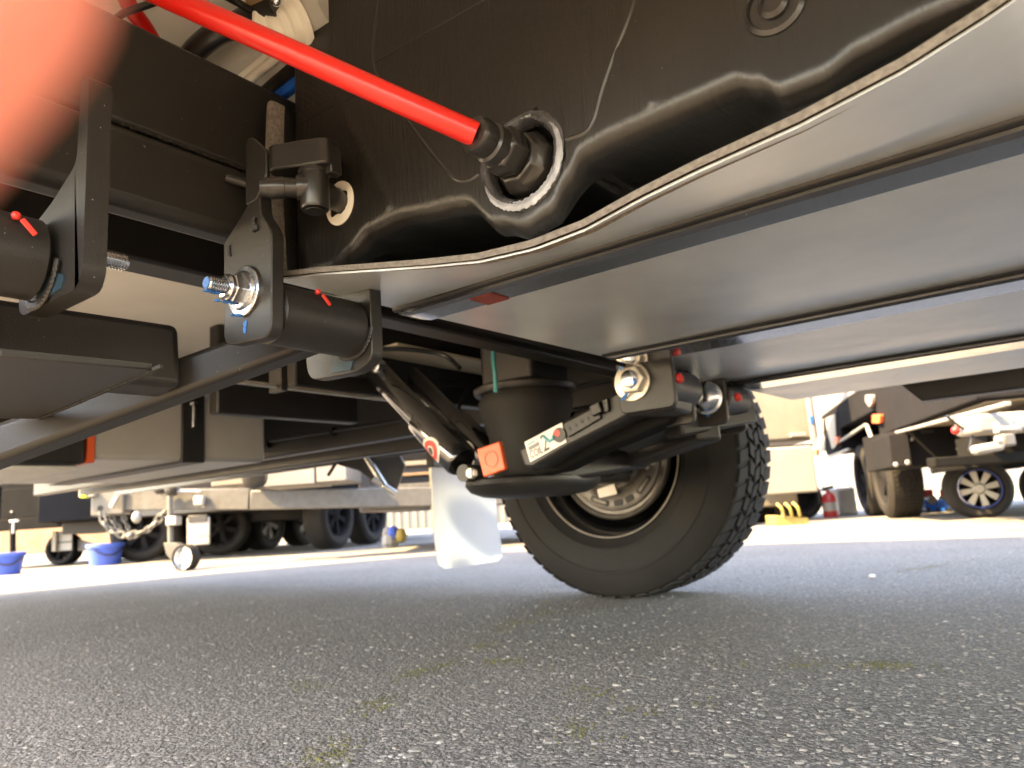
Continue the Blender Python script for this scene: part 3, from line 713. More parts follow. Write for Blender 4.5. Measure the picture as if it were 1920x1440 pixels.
# dampers
BA = 30
def damper(dx, dy, lab):
    a, b = V((1.19 + dx, 1.295 + dy, .648)), V((1.19 + dx, .985 + dy, .352))
    d = (b - a).normalized(); L = (b - a).length
    o = build(MB().lathe(a, d, [(.024, .015), (.029, .018), (.029, L * .62)], 28), 'shock_absorber', M['gloss'], car)
    build(MB().lathe(a, d, [(.0365, L * .56), (.0375, L * .57), (.0375, L * .90), (.034, L * .915)], 32), 'shock_body', M['gloss'], o)
    build(MB().cyl(a - V((.03, 0, 0)), a + V((.03, 0, 0)), .02, n=24), 'shock_eye', M['chassis2'], o)
    build(MB().cyl(b - V((.03, 0, 0)), b + V((.03, 0, 0)), .018, n=24), 'shock_eye', M['chassis2'], o)
    # round badge wrapped on the body
    ctr = a + d * L * .77
    e1 = V((-1, 0, 0)); e2 = d.cross(e1).normalized()
    for rr, m_, nm, lift in ((.030, M['sticker'], 'badge', .0006), (.0235, M['redcap'], 'badge_centre', .0010), (.012, M['sticker'], 'badge_centre', .0014), (.0085, M['ink'], 'badge_centre', .0018)):
        rows_ = []
        for i in range(17):
            s_ = -math.cos(math.pi * i / 16); row = []
            hw = math.sqrt(max(0, 1 - s_ * s_)) * rr
            for j in range(9):
                w_ = (-1 + 2 * j / 8) * hw; ang = w_ / .0375 + R_(BA)
                row.append(ctr + d * (s_ * rr) + (e1 * math.cos(ang) + e2 * math.sin(ang)) * (.0375 + lift))
            rows_.append(row)
        build(MB().grid(rows_), nm, m_, o, sm=60)
    return o
damper(0, 0, ''); damper(.14, .02, '')
bc = P(703, 686, X=1.15)
build(MB().lathe(bc, (-1, 0, 0), [(.016, -.02), (.016, .003), (.011, .005), (.008, .012)], 20), 'shock_bolt', M['zinc'], car)
bc = P(884, 887, X=1.13)
sb = build(MB().lathe(bc, (-1, 0, 0), [(.012, -.006), (.012, .004), (.0095, .006)], 6), 'shock_bolt', M['washer'], car, bevel=.001)
build(MB().bar(P(884, 880, X=1.122), P(884, 894, X=1.122), .002, .002), 'torque_mark', M['teal'], sb)
build(MB().box(1.10, 1.42, 1.27, 1.289, .60, .70), 'shock_mount', M['chassis2'], car, bevel=.004)
# ledges, cable and steel rod round the damper mount
build(MB().box(1.16, 1.62, 1.16, 1.275, .655, .663), 'mount_ledge', M['cream'], car, bevel=.002)
build(MB().tube(smooth([P(690, 655, Y=1.2), P(760, 655, Y=1.15), P(830, 665, Y=1.1), P(862, 690, Y=1.05)]), .0055, 8), 'cable', M['valve'], car)
build(MB().cyl(P(415, 712, Y=1.27), P(760, 753, Y=1.27), .0052), 'steel_rod', M['steel'], car)
build(MB().box(.92, .935, 1.258, 1.30, .545, .60), 'rod_hanger', M['chassis2'], car)
for k, (a_, b_, c_) in enumerate((((1.71, .75, .60), (1.705, 1.5, .585), (1.71, 2.6, .60)), ((1.0, 1.282, .63), (1.3, 1.275, .60), (1.68, 1.28, .64)), ((1.50, 1.0, .40), (1.42, 1.2, .50), (1.55, 1.275, .62)))):
    build(MB().tube(smooth([V(a_), V(b_), V(c_)], 14), .0055, 8), 'brake_line', M['valve'], car)
for k in range(5): build(MB().box(1.700, 1.72, .9 + k * .38, .915 + k * .38, .575, .605), 'cable_clip', M['plastic'], car)
# dark boxes and beams beyond
build(MB().bar((1.90, 1.62, .548), (1.90, 4.4, .565), .05, .085), 'side_rail', M['chassis2'], car, bevel=.005)
bx = build(MB().box(.88, 1.40, 2.0, 2.86, .474, .66), 'grey_water_tank', M['greytank'], car, bevel=.012)
bx['label'] = 'grey water tank with black strap'
build(MB().box(1.12, 1.19, 1.993, 2.87, .468, .70), 'tank_strap', M['chassis2'], bx, bevel=.003)
build(MB().box(.865, .885, 1.994, 2.87, .464, .70), 'tank_strap', M['orange'], bx, bevel=.003)['label'] = 'orange red strap end'
build(MB().cyl((1.15, 1.985, .63), (1.15, 1.985, .57), .006), 'strap_bolt', M['zinc'], bx)
build(MB().lathe((1.15, 1.985, .632), (0, 0, 1), [(.012, 0), (.012, .01)], 6), 'strap_nut', M['zinc'], bx)
build(MB().box(.40, .855, 1.98, 2.75, .458, .72), 'storage_box', M['chassis2'], car, bevel=.01)
build(MB().box(.42, .845, 2.0, 2.7, .446, .457), 'storage_tray', M['white'], car, bevel=.004)
# corner steady folded under the tail
cs = build(MB().prism(rounded([P(u, v, D=3.35) for u, v in ((612, 842), (742, 838), (760, 872), (742, 922), (716, 912), (672, 882), (634, 872))], .01), FW * .03), 'corner_steady', M['chassis2'], car, bevel=.004)
build(MB().cyl(P(688, 858, D=3.33), P(722, 912, D=3.30), .016), 'steady_screw', M['steel'], cs)
build(MB().cyl(P(700, 898, D=3.3), P(742, 925, D=3.3), .014), 'steady_screw', M['silver'], cs)
build(MB().cyl(P(630, 868, D=3.3), P(615, 892, D=3.3), .008), 'steady_handle', M['chassis2'], cs)
# far skirt on the right, lit lip below
sk = MB()
y0 = .33
sk.prism([(2.06, .36, .60), (2.06, .25, .470), (2.06, -4.1, .470), (2.06, -4.1, .60)], (.06, 0, 0))
build(sk, 'side_skirt', M['chassis2'], car, bevel=.004)
build(MB().prism([(2.30, .36, .78), (2.30, .25, .545), (2.30, -4.1, .545), (2.30, -4.1, .82), (2.30, .36, .82)], (.02, 0, 0)), 'side_skirt', M['charcoal'], car, bevel=.004)
build(MB().prism([(2.30, 1.8, .545), (2.30, 4.9, .545), (2.30, 4.9, .82), (2.30, 1.8, .82)], (.02, 0, 0)), 'side_skirt', M['charcoal'], car, bevel=.004)
build(MB().box(-.425, -.41, -4.1, .4, .775, .86), 'side_skirt', M['charcoal'], car, bevel=.004)

# ---------------- wheel
WC = V((1.875, 1.062, .410)); WR = .410
def make_tyre(mb, c, ax, R, W, rb, lugs=True, n=96, rows=5):
    ax = V(ax).normalized(); e1 = V((0, 0, 1)); e2 = ax.cross(e1)
    prof = [(rb, .018 * W / .27), (rb + .012, .004), (rb + (R - rb) * .35, -.010), (rb + (R - rb) * .62, -.006), (R * .955, .012), (R * .978, .028), (R * .978, W - .028), (R * .955, W - .012), (rb + (R - rb) * .62, W + .006), (rb + (R - rb) * .35, W + .010), (rb + .012, W - .004), (rb, W - .018)]
    prof[2:3] = [(rb + (R - rb) * .16, -.006), (rb + (R - rb) * .165, -.0085), (rb + (R - rb) * .19, -.0085), (rb + (R - rb) * .195, -.0068), (rb + (R - rb) * .35, -.010), (rb + (R - rb) * .52, -.009), (rb + (R - rb) * .53, -.0118), (rb + (R - rb) * .56, -.0115), (rb + (R - rb) * .57, -.0085)]
    mb.lathe(c, ax, prof, n, closed=True)
    if lugs:
        N = 54; rw = W * .80 / rows
        pt = lambda r, x, a: V(c) + ax * x + (e1 * math.cos(a) + e2 * math.sin(a)) * r
        for j in range(rows):
            for i in range(N):
                st_ = 2 * math.pi / N; a0 = st_ * (i + (.5 if j % 2 else 0) + random.uniform(-.05, .05)); da = st_ * .82
                x0 = W * .10 + rw * j + .004; x1 = x0 + rw - .008
                sk_ = st_ * .22 * (1 if j % 2 else -1)
                r0 = R * .970; r1 = R * (1.0 if 0 < j < rows - 1 else .993)
                if j == 0: x0 -= .016
                if j == rows - 1: x1 += .016
                vs = []
                for r in (r0, r1):
                    q = .0015 if r == r1 else 0
                    ra = r if j or r == r0 else r * .99
                    vs += [pt(ra, x0 + q, a0 + .006), pt(r, x1 - q, a0 + sk_ + .006), pt(r, x1 - q, a0 + sk_ + da - .006), pt(ra, x0 + q, a0 + da - .006)]
                mb.add(vs, [(0, 1, 2, 3), (7, 6, 5, 4), (0, 4, 5, 1), (1, 5, 6, 2), (2, 6, 7, 3), (3, 7, 4, 0)])
    for i, p in enumerate(mb.v):
        if p.z < .002: mb.v[i] = V((p.x, p.y, .002 + p.z * .02))
wheel = build(MB().lathe(WC + V((.012, 0, 0)), (1, 0, 0), [(.239, .004), (.2385, -.001), (.2355, -.004), (.232, -.002), (.229, .004), (.224, .012), (.214, .030), (.203, .055), (.200, .13), (.194, .15), (.12, .165), (.02, .165)], 96, cap0=False), 'wheel', M['rimgloss'], car, sm=40)
wheel.data.polygons
bm_ = wheel.data
wheel['label'] = 'black steel wheel with all terrain tyre'
build(MB().lathe(WC + V((.010, 0, 0)), (1, 0, 0), [(.2375, .001), (.2345, -.0035), (.2310, -.0015), (.2315, .004)], 96, closed=True), 'rim_lip', M['fsteel2'], wheel, sm=60)  # separate ring carrying the lip's painted highlight
mb = MB(); make_tyre(mb, WC, (1, 0, 0), WR, .268, .234)
build(mb, 'tyre', M['rubber'], wheel, sm=40)
bo = WC + V((.046, 0, 0))
build(MB().lathe(bo, (1, 0, 0), [(.183, .03), (.185, .012), (.181, .004), (.176, .002), (.171, .006), (.169, .014), (.160, .014), (.158, .005), (.153, .003), (.114, .003), (.108, .010), (.102, .012), (.098, .004), (.094, .001), (.088, .001), (.085, .008), (.078, .010), (.074, .0), (.02, -.004)], 80, cap0=False), 'brake_plate', M['brake'], wheel, sm=50)
for deg, w_, r_ in ((250, .062, .136), (318, .062, .136), (276, .028, .137), (292, .028, .137), (20, .055, .136), (150, .055, .136)):
    a = R_(deg); c = bo + V((.0035, -r_ * math.cos(a), r_ * math.sin(a))); tdir = V((0, math.sin(a), math.cos(a)))
    rd = V((0, -math.cos(a), math.sin(a)))
    build(MB().prism(rounded([c + tdir * (w_ / 2) + rd * .009, c + tdir * (w_ / 2) - rd * .009, c - tdir * (w_ / 2) - rd * .009, c - tdir * (w_ / 2) + rd * .009], .006, 3), (-.0035, 0, 0)), 'brake_slot', M['dark'], wheel)
    if w_ > .04:
        build(MB().prism(rounded([c + tdir * (w_ * .36) + rd * .004, c + tdir * (w_ * .36) - rd * .0035, c - tdir * (w_ * .36) - rd * .0035, c - tdir * (w_ * .36) + rd * .004], .003, 3), (-.0050, 0, 0)), 'brake_slot_cover', M['brake'], wheel)
lb = [P(u, v, X=bo.x - .006) for u, v in ((1120, 918), (1152, 907), (1157, 926), (1124, 934))]
build(MB().prism(lb, (-.002, 0, 0)), 'sticker', M['sticker'], wheel)
for (u, v) in ((1152, 883), (1213, 876)):
    build(MB().ball(P(u, v, X=bo.x - .01), .007, 10), 'brake_nut', M['washer'], wheel)
build(MB().lathe(bo - V((.09, 0, 0)), (1, 0, 0), [(.045, 0), (.06, .02), (.07, .06), (.07, .09)], 32), 'hub', M['chassis2'], wheel)
build(MB().obox(P(1252, 820, X=2.0), (1, 0, 0), (0, 1, 0), (0, 0, 1), .02, .02, .026), 'wheel_weight', M['zinc'], wheel, bevel=.003)
# mud flap behind the wheel
fa, fb_ = P(812, 872, Y=1.8), P(931, 872, Y=1.8); zb = .085
mbf = MB().prism(rounded([(fa.x, 1.8, zb), (fb_.x, 1.8, zb), (fb_.x, 1.8, .50), (fa.x, 1.8, .50)], [.035, .035, 0, 0]), (0, .004, 0))
rws = []
for i in range(25):
    z_ = .502 - (.502 - zb) * i / 24; ins = 0 if z_ > zb + .035 else .035 - math.sqrt(max(0, .035 ** 2 - (zb + .035 - z_) ** 2))
    rws.append([V((fa.x + ins + (fb_.x - fa.x - 2 * ins) * j / 10, 1.8 + .012 * math.sin((.5 - z_) * 9) + .006 * math.sin(j * .5 + z_ * 12) * (.5 - z_) * 2, z_)) for j in range(11)])
mbf = MB().grid(rws).grid([[p + V((0, .004, 0)) for p in r][::-1] for r in rws])
mbf.grid([[r[0] + V((0, .004, 0)) for r in rws], [r[0] for r in rws]]).grid([[r[-1] for r in rws], [r[-1] + V((0, .004, 0)) for r in rws]]).grid([rws[-1], [p + V((0, .004, 0)) for p in rws[-1]]])
fl_ = build(mbf, 'mud_flap', M['flap'], car, sm=50)
fl_['label'] = 'translucent white mud flap'
build(MB().box(fa.x - .004, fb_.x + .01, 1.794, 1.83, .445, .54), 'flap_bracket', M['chassis2'], fl_, bevel=.003)
for k in (.3, .6):
    build(MB().ball((fa.x + (fb_.x - fa.x) * k, 1.79, .475), .012, 10), 'flap_bolt', M['zinc'], fl_)
#FAR
# ------------------------------------------------------------------ the yard beyond
def q2(m, c): return m
def far_wheel(parent, c, out, R, W, rimm='fsilver', spokes=6, rb=.62, lugs=False, blue=False):
    """c = centre of the outer face; out = outward axis"""
    out = V(out).normalized()
    mb = MB(); make_tyre(mb, c, -out, R, W, R * rb, lugs, 40)
    w = build(mb, 'wheel', M['rubber'], parent, sm=45)
    rr = R * rb
    build(MB().lathe(c - out * .004, -out, [(rr, .0), (rr * .96, .004), (rr * .90, .03), (rr * .86, W * .5), (.01, W * .5)], 36, cap0=False), 'rim', M[rimm], w)
    if spokes:
        e1 = V((0, 0, 1)); e2 = out.cross(e1); hub = c - out * .03
        mb = MB().lathe(hub - out * .02, out, [(rr * .30, 0), (rr * .30, .02), (rr * .2, .032)], 16)
        for k in range(spokes):
            a = 2 * math.pi * k / spokes + .2; d = e1 * math.cos(a) + e2 * math.sin(a); t = out.cross(d)
            mb.prism([hub + d * rr * .25 + t * rr * .10, hub + d * rr * .93 + t * rr * .17, hub + d * rr * .93 - t * rr * .17, hub + d * rr * .25 - t * rr * .10], -out * .02)
        sp_ = build(mb, 'spokes', M[rimm if not blue else 'fsteel'], w)
    if blue:
        build(MB().lathe(c - out * .001, -out, [(rr * .99, 0), (rr * 1.0, -.006), (rr * .955, -.006), (rr * .94, .004)], 40, closed=True), 'rim_trim', M['bluerim'], w)
    return w
def span(u0, u1, v0, v1, D):
    um = (u0 + u1) / 2; vm = (v0 + v1) / 2
    a, b = P(u0, vm, D=D), P(u1, vm, D=D); z1, z0 = P(um, v0, D=D).z, P(um, v1, D=D).z
    return (a + b) / 2, (b - a).dot(RT), min(z0, z1), max(z0, z1)
def fbox(mb, u0, u1, v0, v1, D, dep, rot=0):
    c, w, z0, z1 = span(u0, u1, v0, v1, D)
    r = Matrix.Rotation(R_(rot), 3, 'Z'); a, f = r @ RT, r @ FW
    c = V((c.x, c.y, (z0 + z1) / 2)) + f * dep / 2
    return mb.obox(c, a, f, (0, 0, 1), w, dep, z1 - z0)
def fb(u0, u1, v0, v1, D, dep, name, m, parent=None, bevel=.004, rot=0, org=None):
    return build(fbox(MB(), u0, u1, v0, v1, D, dep, rot), name, M[m], parent, bevel=bevel, org=org)
def base(u, v): return P(u, v, Z=0)

# --- silver drawbar trailer with jockey wheel
DT = 5.8
tr = thing('camper_trailer', base(342, 1068), 'silver drawbar trailer with jockey wheel, chains and pale storage box', 'trailer')
mb = MB().bar(P(215, 937, D=DT), P(470, 936, D=DT + .02), .08, .165)
build(mb, 'drawbar', M['fsilver'], tr, bevel=.008)
mb = MB().bar(P(471, 938, D=DT + .02), P(1120, 925, D=DT + .3), .08, .15)
build(mb, 'chassis_rail', M['fsilver'], tr, bevel=.008)
build(MB().bar(P(250, 936, D=DT + .1), P(640, 938, D=DT + 1.3), .06, .12), 'drawbar', M['fsilver'], tr, bevel=.008)
cp = fb(170, 232, 918, 966, DT - .06, .12, 'coupling', 'fgrey', tr, .012)
build(MB().cyl(P(188, 953, D=DT - .07), P(188, 953, D=DT - .05), .022, n=14), 'coupling_mark', M['ink'], cp)
fb(147, 176, 918, 932, DT - .1, .06, 'plug', 'fwhite', tr, .006); fb(151, 160, 916, 933, DT - .11, .07, 'plug_band', 'lime', tr, .003)
build(MB().bar(P(208, 952, D=DT - .1), P(222, 926, D=DT - .1), .03, .035), 'coupling_handle', M['fwhite'], tr, bevel=.004)
build(MB().bar(P(220, 930, D=DT - .1), P(245, 916, D=DT - .1), .03, .03), 'coupling_handle', M['fwhite'], tr, bevel=.004)
def chain(pts, n, r, parent):
    pts = smooth([V(p) for p in pts], 12); L = len(pts) - 1
    for k in range(n):
        a, b = pts[int(L * k / n)], pts[min(L, int(L * (k + 1) / n))]; d = (b - a); l = d.length * .72; d.normalize()
        s_ = (d.cross(FW) if k % 2 else FW.cross(d).cross(d)).normalized(); c = (a + b) / 2
        ring = [c + d * (l * math.cos(t)) + s_ * (l * .55 * math.sin(t)) for t in [2 * math.pi * i / 10 for i in range(11)]]
        build(MB().tube(ring, r, 6), 'chain_link', M['fsilver'], parent)
chain([P(188, 962, D=DT - .1), P(205, 993, D=DT - .1), P(240, 1004, D=DT - .1), P(282, 990, D=DT - .1), P(310, 958, D=DT - .1)], 13, .010, tr)
chain([P(205, 962, D=DT), P(218, 985, D=DT), P(240, 1003, D=DT)], 6, .008, tr)
chain([P(228, 962, D=DT), P(238, 985, D=DT), P(246, 1003, D=DT)], 6, .008, tr)
build(MB().ball(P(244, 1005, D=DT - .1), .03, 12), 'shackle', M['fsilver'], tr)
build(MB().ball(P(256, 970, D=DT - .08), .035, 12, (1, 1, 1.3)), 'padlock', M['fzinc'], tr)
js = base(343, 1068)
jp = build(MB().cyl(P(320, 1022, D=DT - .1), P(318, 905, D=DT - .1), .021), 'jockey_post', M['fsilver'], tr)
fb(310, 330, 968, 985, DT - .15, .1, 'post_clamp', 'fzinc', tr, .006)
build(MB().prism(rounded([P(u, v, D=DT - .14) for u, v in ((306, 1018), (330, 1018), (350, 1030), (348, 1048), (322, 1052), (312, 1040))], .008), FW * .09), 'jockey_fork', M['fsilver'], tr, bevel=.004)
far_wheel(tr, P(343, 1046, D=DT - .2), -FW * .9 - RT * .3, .10, .07, 'zinc', 7, .86)
for u, v, r in ((300, 916, .045), (322, 918, .05)):
    c = P(u, v, D=DT - .1); build(MB().lathe(c, -FW, [(r, -.03), (r, .02), (r * .5, .03)], 20), 'winch_roller', M['valve'], tr)
build(MB().cyl(P(330, 922, D=DT - .1), P(376, 922, D=DT - .05), .012), 'winch_handle', M['fzinc'], tr)
fb(362, 380, 930, 948, DT - .1, .05, 'winch_knob', 'fzinc', tr, .01)
bx_ = fb(478, 590, 850, 911, DT - .05, .55, 'storage_box', 'fwhite', tr, .01)
fb(593, 650, 852, 903, DT - .05, .55, 'storage_box', 'fwhite', tr, .01)
fb(395, 478, 893, 912, DT + .15, .3, 'stone_guard', 'fcream', tr, .02)
build(MB().lathe(P(478, 895, D=DT - .2), -FW, [(.09, -.03), (.09, .03), (.05, .04)], 24), 'spare_roller', M['valve'], tr)
bd = fb(668, 1130, 640, 946, DT + .5, 2.0, 'body', 'fgrey', tr, .02)
for v0, v1, m_ in ((866, 874, 'fcream'), (888, 893, 'ftan'), (908, 916, 'fsilver'), (935, 943, 'fcream')):
    fb(690, 818, v0, v1, DT + .44, .058, 'body_rail', m_, tr, .004)
fb(752, 806, 846, 864, DT + .47, .028, 'window', 'fchar', tr); fb(700, 745, 850, 886, DT + .46, .038, 'hatch', 'fwhite', tr)
fb(722, 742, 866, 882, DT + .44, .019, 'lamp', 'fwhite', tr); fb(739, 747, 853, 860, DT + .44, .019, 'marker_lamp', 'orange', tr)
fb(735, 806, 890, 907, DT + .46, .038, 'recess_panel', 'dark', tr); fb(716, 738, 888, 908, DT + .44, .019, 'lamp', 'fwhite', tr)
fb(807, 814, 845, 1000, DT + .42, .05, 'corner_post', 'fcream', tr)
far_wheel(tr, P(1080, 1022, D=DT + .9), -FW, .36, .25, 'fchar')
# --- black trailer with panelled side box behind the buckets
tb = thing('box_trailer', base(80, 1058), 'black trailer with screwed side panels behind the blue buckets', 'trailer')
DB = 8.6
fb(-160, 172, 880, 976, DB + .03, 2.2, 'body', 'fblack', tb)
for u0, u1, v0, v1 in ((2, 87, 915, 971), (93, 166, 915, 968), (-90, -4, 915, 976)):
    pn = fb(u0, u1, v0, v1, DB, .029, 'side_panel', 'fblack', tb, .006)
    for uu in (u0 + 20, u1 - 12):
        build(MB().ball(P(uu, v1 - 11, D=DB), .014, 8), 'screw', M['fzinc'], pn)
fb(-160, 196, 973, 995, DB - .02, .10, 'bumper', 'fblack', tb, .01)
build(MB().cyl(P(24, 1035, D=DB - .3), P(24, 978, D=DB - .3), .03), 'drop_leg', M['fblack'], tb)
build(MB().cyl(P(25, 1000, D=DB - .36), P(26, 978, D=DB - .36), .014), 'leg_screw', M['fzinc'], tb)
fb(17, 34, 975, 979, DB - .36, .04, 'leg_handle', 'fzinc', tb)
far_wheel(tb, P(112, 1030, D=DB + .6), -FW, .20, .2, 'fblack', 5)
fb(97, 135, 996, 1033, DB + .3, .02, 'mud_flap', 'fwhite', tb, .006)
fb(97, 105, 996, 1033, DB + .25, .03, 'flap_post', 'fcream', tb); fb(108, 134, 1015, 1018, DB + .29, .009, 'print', 'ink', tb, 0)
build(MB().prism([P(u, v, D=DB + .4) for u, v in ((146, 1010), (178, 1020), (178, 1033), (146, 1033))], FW * .02), 'stone_guard', M['fgrey'], tb)
# --- buckets
bk0 = None
for i, (u, v, lab) in enumerate(((197, 1060, 'blue plastic bucket on the sunny ground beside the chains of the silver trailer'), (8, 1078, 'blue plastic bucket under the drop leg of the black trailer'))):
    c = base(u, v); D = (c - CAM).dot(FW); k = D / FPX
    t = thing('bucket', c, lab, 'bucket', 'blue buckets on the ground')
    h = 39 * k; r1 = 31 * k
    sh = MB().lathe(c + V((0, 0, .002)), (0, 0, 1), [(r1 * .80, 0), (r1 * .98, h * .82), (r1 * 1.05, h * .82), (r1 * 1.05, h), (r1 * .94, h), (r1 * .80, h * .2), (.01, h * .2)], 36)
    build(sh, 'shell', M['fblue'], t, bevel=.003)
    hp = smooth([c - RT * r1 * .2 - FW * r1 * 1.1 + V((0, 0, h * .86)), c + RT * r1 * .3 - FW * r1 * 1.12 + V((0, 0, h * .58)), c + RT * r1 * .85 - FW * r1 * .75 + V((0, 0, h * .48)), c + RT * r1 * 1.1 + V((0, 0, h * .78))])
    build(MB().tube(hp, .009, 8), 'handle', M['valve'], t)
# --- tandem rigs in the left background
def rig(name, p, a, s, front, rear, W, z0, z1, z2, mlow, mtop, wheels, R, label, cat, arch=None, rimm='fsilver', lugs=False, spokes=6):
    a = V(a).normalized(); s = V(s); s = (s - a * s.dot(a)).normalized(); t = thing(name, p, label, cat)
    def slab(d0, d1, za, zb, n, m_, off=0, W_=W, b=.01):
        c = p + a * (d0 + d1) / 2 - s * (W_ / 2 - off); c.z = (za + zb) / 2
        return build(MB().obox(c, a, s, (0, 0, 1), d1 - d0, W_, zb - za), n, M[m_], t, bevel=b)
    if arch:
        slab(-front, arch[0], z0, z1, 'lower_panel', mlow); slab(arch[1], rear, z0, z1, 'lower_panel', mlow)
        slab(arch[0] + .002, arch[1] - .002, z0 + .22, z1, 'arch_panel', mlow, -.004)
    else: slab(-front, rear, z0, z1, 'lower_panel', mlow)
    slab(-front - .02, rear + .02, z1 + .002, z2, 'body', mtop, -.01, W - .02)
    slab(-front + .15, rear - .1, z0 - .14, z0 - .003, 'chassis', 'chassis2', -.35, W - .7)
    for d in wheels:
        far_wheel(t, p + a * d + V((0, 0, R)) - s * .05, s, R, .25, rimm, spokes, lugs=lugs)
        far_wheel(t, p + a * d + V((0, 0, R)) - s * (W - .05), -s, R, .25, rimm, 0)
    return t, slab, a, s
t3, *_ = rig('caravan', base(516, 1031), RT * .27 + FW * .96, RT * .96 - FW * .27, 1.6, 3.0, 2.2, .66, 1.1, 2.6, 'fgrey', 'fwhite', (0, .86), .345, 'grey caravan with two spoked wheels behind the silver drawbar', 'caravan')
t4, *_ = rig('caravan', base(645, 1029), RT * .27 + FW * .96, RT * .96 - FW * .27, 1.2, 3.2, 2.2, .62, 1.1, 2.6, 'fchar', 'fwhite', (0, .86), .37, 'dark caravan with black tandem wheels behind the trailer rail', 'caravan', rimm='fchar')
t5, sl5, a5, s5 = rig('caravan', base(300, 1052), RT * .9 + FW * .3, -FW * .9 + RT * .3, 1.2, 2.2, 2.0, .50, 1.0, 2.4, 'fchar', 'fchar', (-.2, .62), .33, 'black caravan behind the jockey wheel with a white mud flap', 'caravan', rimm='fchar')
mf = fb(350, 393, 970, 1022, 7.2, .02, 'mud_flap', 'fwhite', t5, .012)
fb(352, 388, 966, 979, 7.19, .035, 'flap_bracket', 'chassis2', t5)
text('Crusader', .08, .26, .040, M['ink'], mf, .84, P(350, 1018, D=7.18), P(393, 1018, D=7.18) - P(350, 1018, D=7.18), V((0, 0, .22)), -FW)
# --- right background: dark caravan with orange markers
p7 = base(1652, 973)
a7 = RT * .20 + FW * .8; s7 = -RT * .8 + FW * .2
t7, sl7, a7, s7 = rig('caravan', p7, a7, s7, 2.7, 2.4, 2.3, .69, 1.16, 2.7, 'fchar', 'fwhite', (0, .84), .35, 'dark grey caravan with orange side markers, tandem wheels and a black toolbox', 'caravan', (-.42, 1.30), rimm='fchar', lugs=True)
def on7(u, v, off=.004):      # point on the side panel of the dark caravan
    n = s7; d = ray(u, v); t = ((p7 + s7 * off) - CAM).dot(n) / d.dot(n); return CAM + d * t
def patch7(pix, name, m_, th=.012, r=.02):
    return build(MB().prism(rounded([on7(u, v) for u, v in pix], r, 3), s7 * th), name, M[m_], t7, bevel=.003)
for q in (((1642, 777), (1657, 777), (1657, 793), (1642, 793)), ((1568, 819), (1576, 819), (1576, 832), (1568, 832)), ((1529, 842), (1536, 842), (1536, 854), (1529, 854))):
    patch7(q, 'marker_lamp', 'orange', .03)
patch7(((1629, 740), (1641, 740), (1642, 755), (1637, 763), (1629, 752)), 'handle', 'fwhite', .03)
patch7(((1536, 790), (1546, 785), (1546, 812), (1536, 818)), 'vent_cover', 'fcream'); patch7(((1538, 826), (1549, 821), (1549, 846), (1538, 848)), 'vent_cover', 'fcream')
patch7(((1550, 784), (1567, 776), (1570, 836), (1562, 842), (1551, 800)), 'vent_cover', 'fwhite')
for (u0, v0), (u1, v1) in (((1538, 863), (1592, 842)), ((1575, 828), (1624, 796)), ((1625, 797), (1634, 822)), ((1636, 823), (1890, 757))):
    build(MB().bar(on7(u0, v0, .01), on7(u1, v1, .01), .03, .022), 'trim_strip', M['fsteel'], t7, bevel=.005)
fb(1670, 1706, 812, 876, 5.3, .75, 'toolbox', 'fchar', t7, .01, rot=-15)
fb(1704, 1800, 800, 873, 5.35, .7, 'toolbox', 'fchar', t7, .01)
fb(1728, 1752, 804, 812, 5.34, .012, 'toolbox_handle', 'dark', t7)
for u, v in ((1680, 871), (1702, 867)): build(MB().ball(P(u, v, D=5.25), .018, 8), 'toolbox_bolt', M['fzinc'], t7)
for u, v in ((1709, 823), (1796, 841)): build(MB().ball(P(u, v, D=5.33), .015, 8), 'toolbox_bolt', M['fzinc'], t7)
build(MB().bar(P(1745, 880, D=4.9), P(1990, 848, D=4.7), .06, .06), 'drawbar', M['fchar'], t7, bevel=.008)
sl7(-2.65, -.5, .676, .688, 'underside_panel', 'fcream', -.06, 2.1)
# --- rig at far right with chrome and blue wheel
t8 = thing('caravan', base(1838, 968), 'caravan with a blue edged chrome wheel and a silver winch at its front', 'caravan')
fb(1832, 2300, 760, 797, 3.72, .22, 'front_panel', 'fwhite', t8, .02)
fb(1850, 2300, 799, 840, 4.1, .3, 'chassis', 'fblack', t8)
wn_ = build(MB().cyl(P(1870, 806, D=3.61), P(1912, 804, D=3.61), .016), 'winch_bar', M['fsteel'], t8)
build(MB().cyl(P(1868, 792, D=3.62), P(1868, 812, D=3.62), .012), 'winch_post', M['fzinc'], t8); build(MB().cyl(P(1900, 790, D=3.62), P(1900, 812, D=3.62), .012), 'winch_post', M['fzinc'], t8)
fb(1882, 1906, 812, 836, 3.57, .08, 'winch_box', 'fgrey', t8, .01)
build(MB().bar(P(1824, 845, D=3.57), P(1878, 835, D=3.57), .06, .045), 'winch_drum', M['fwhite'], t8, bevel=.015)
build(MB().ball(P(1872, 826, D=3.55), .02, 10), 'winch_bolt', M['fzinc'], t8)
build(MB().bar(P(1745, 868, D=3.85), P(1985, 852, D=3.85), .08, .05), 'chassis_rail', M['fblack'], t8, bevel=.006)
build(MB().bar(P(1780, 888, D=5.6), P(1985, 862, D=5.6), .08, .05), 'axle_beam', M['fblack'], t8, bevel=.006)
build(MB().tube(smooth([P(1775, 780, D=3.85), P(1800, 800, D=3.85), P(1822, 812, D=3.85), P(1818, 845, D=3.85)]), .008, 8), 'cable', M['valve'], t8)
build(MB().ball(P(1792, 807, D=3.8), .022, 10), 'coupling_lamp', M['fred'], t8)
far_wheel(t8, P(1838, 916, D=5.45), -FW * .93 - RT * .36, .225, .24, 'fchar', 8, .63, False, True)
far_wheel(t8, P(1990, 912, D=5.5), -FW * .93 - RT * .36, .225, .24, 'fchar', 0)
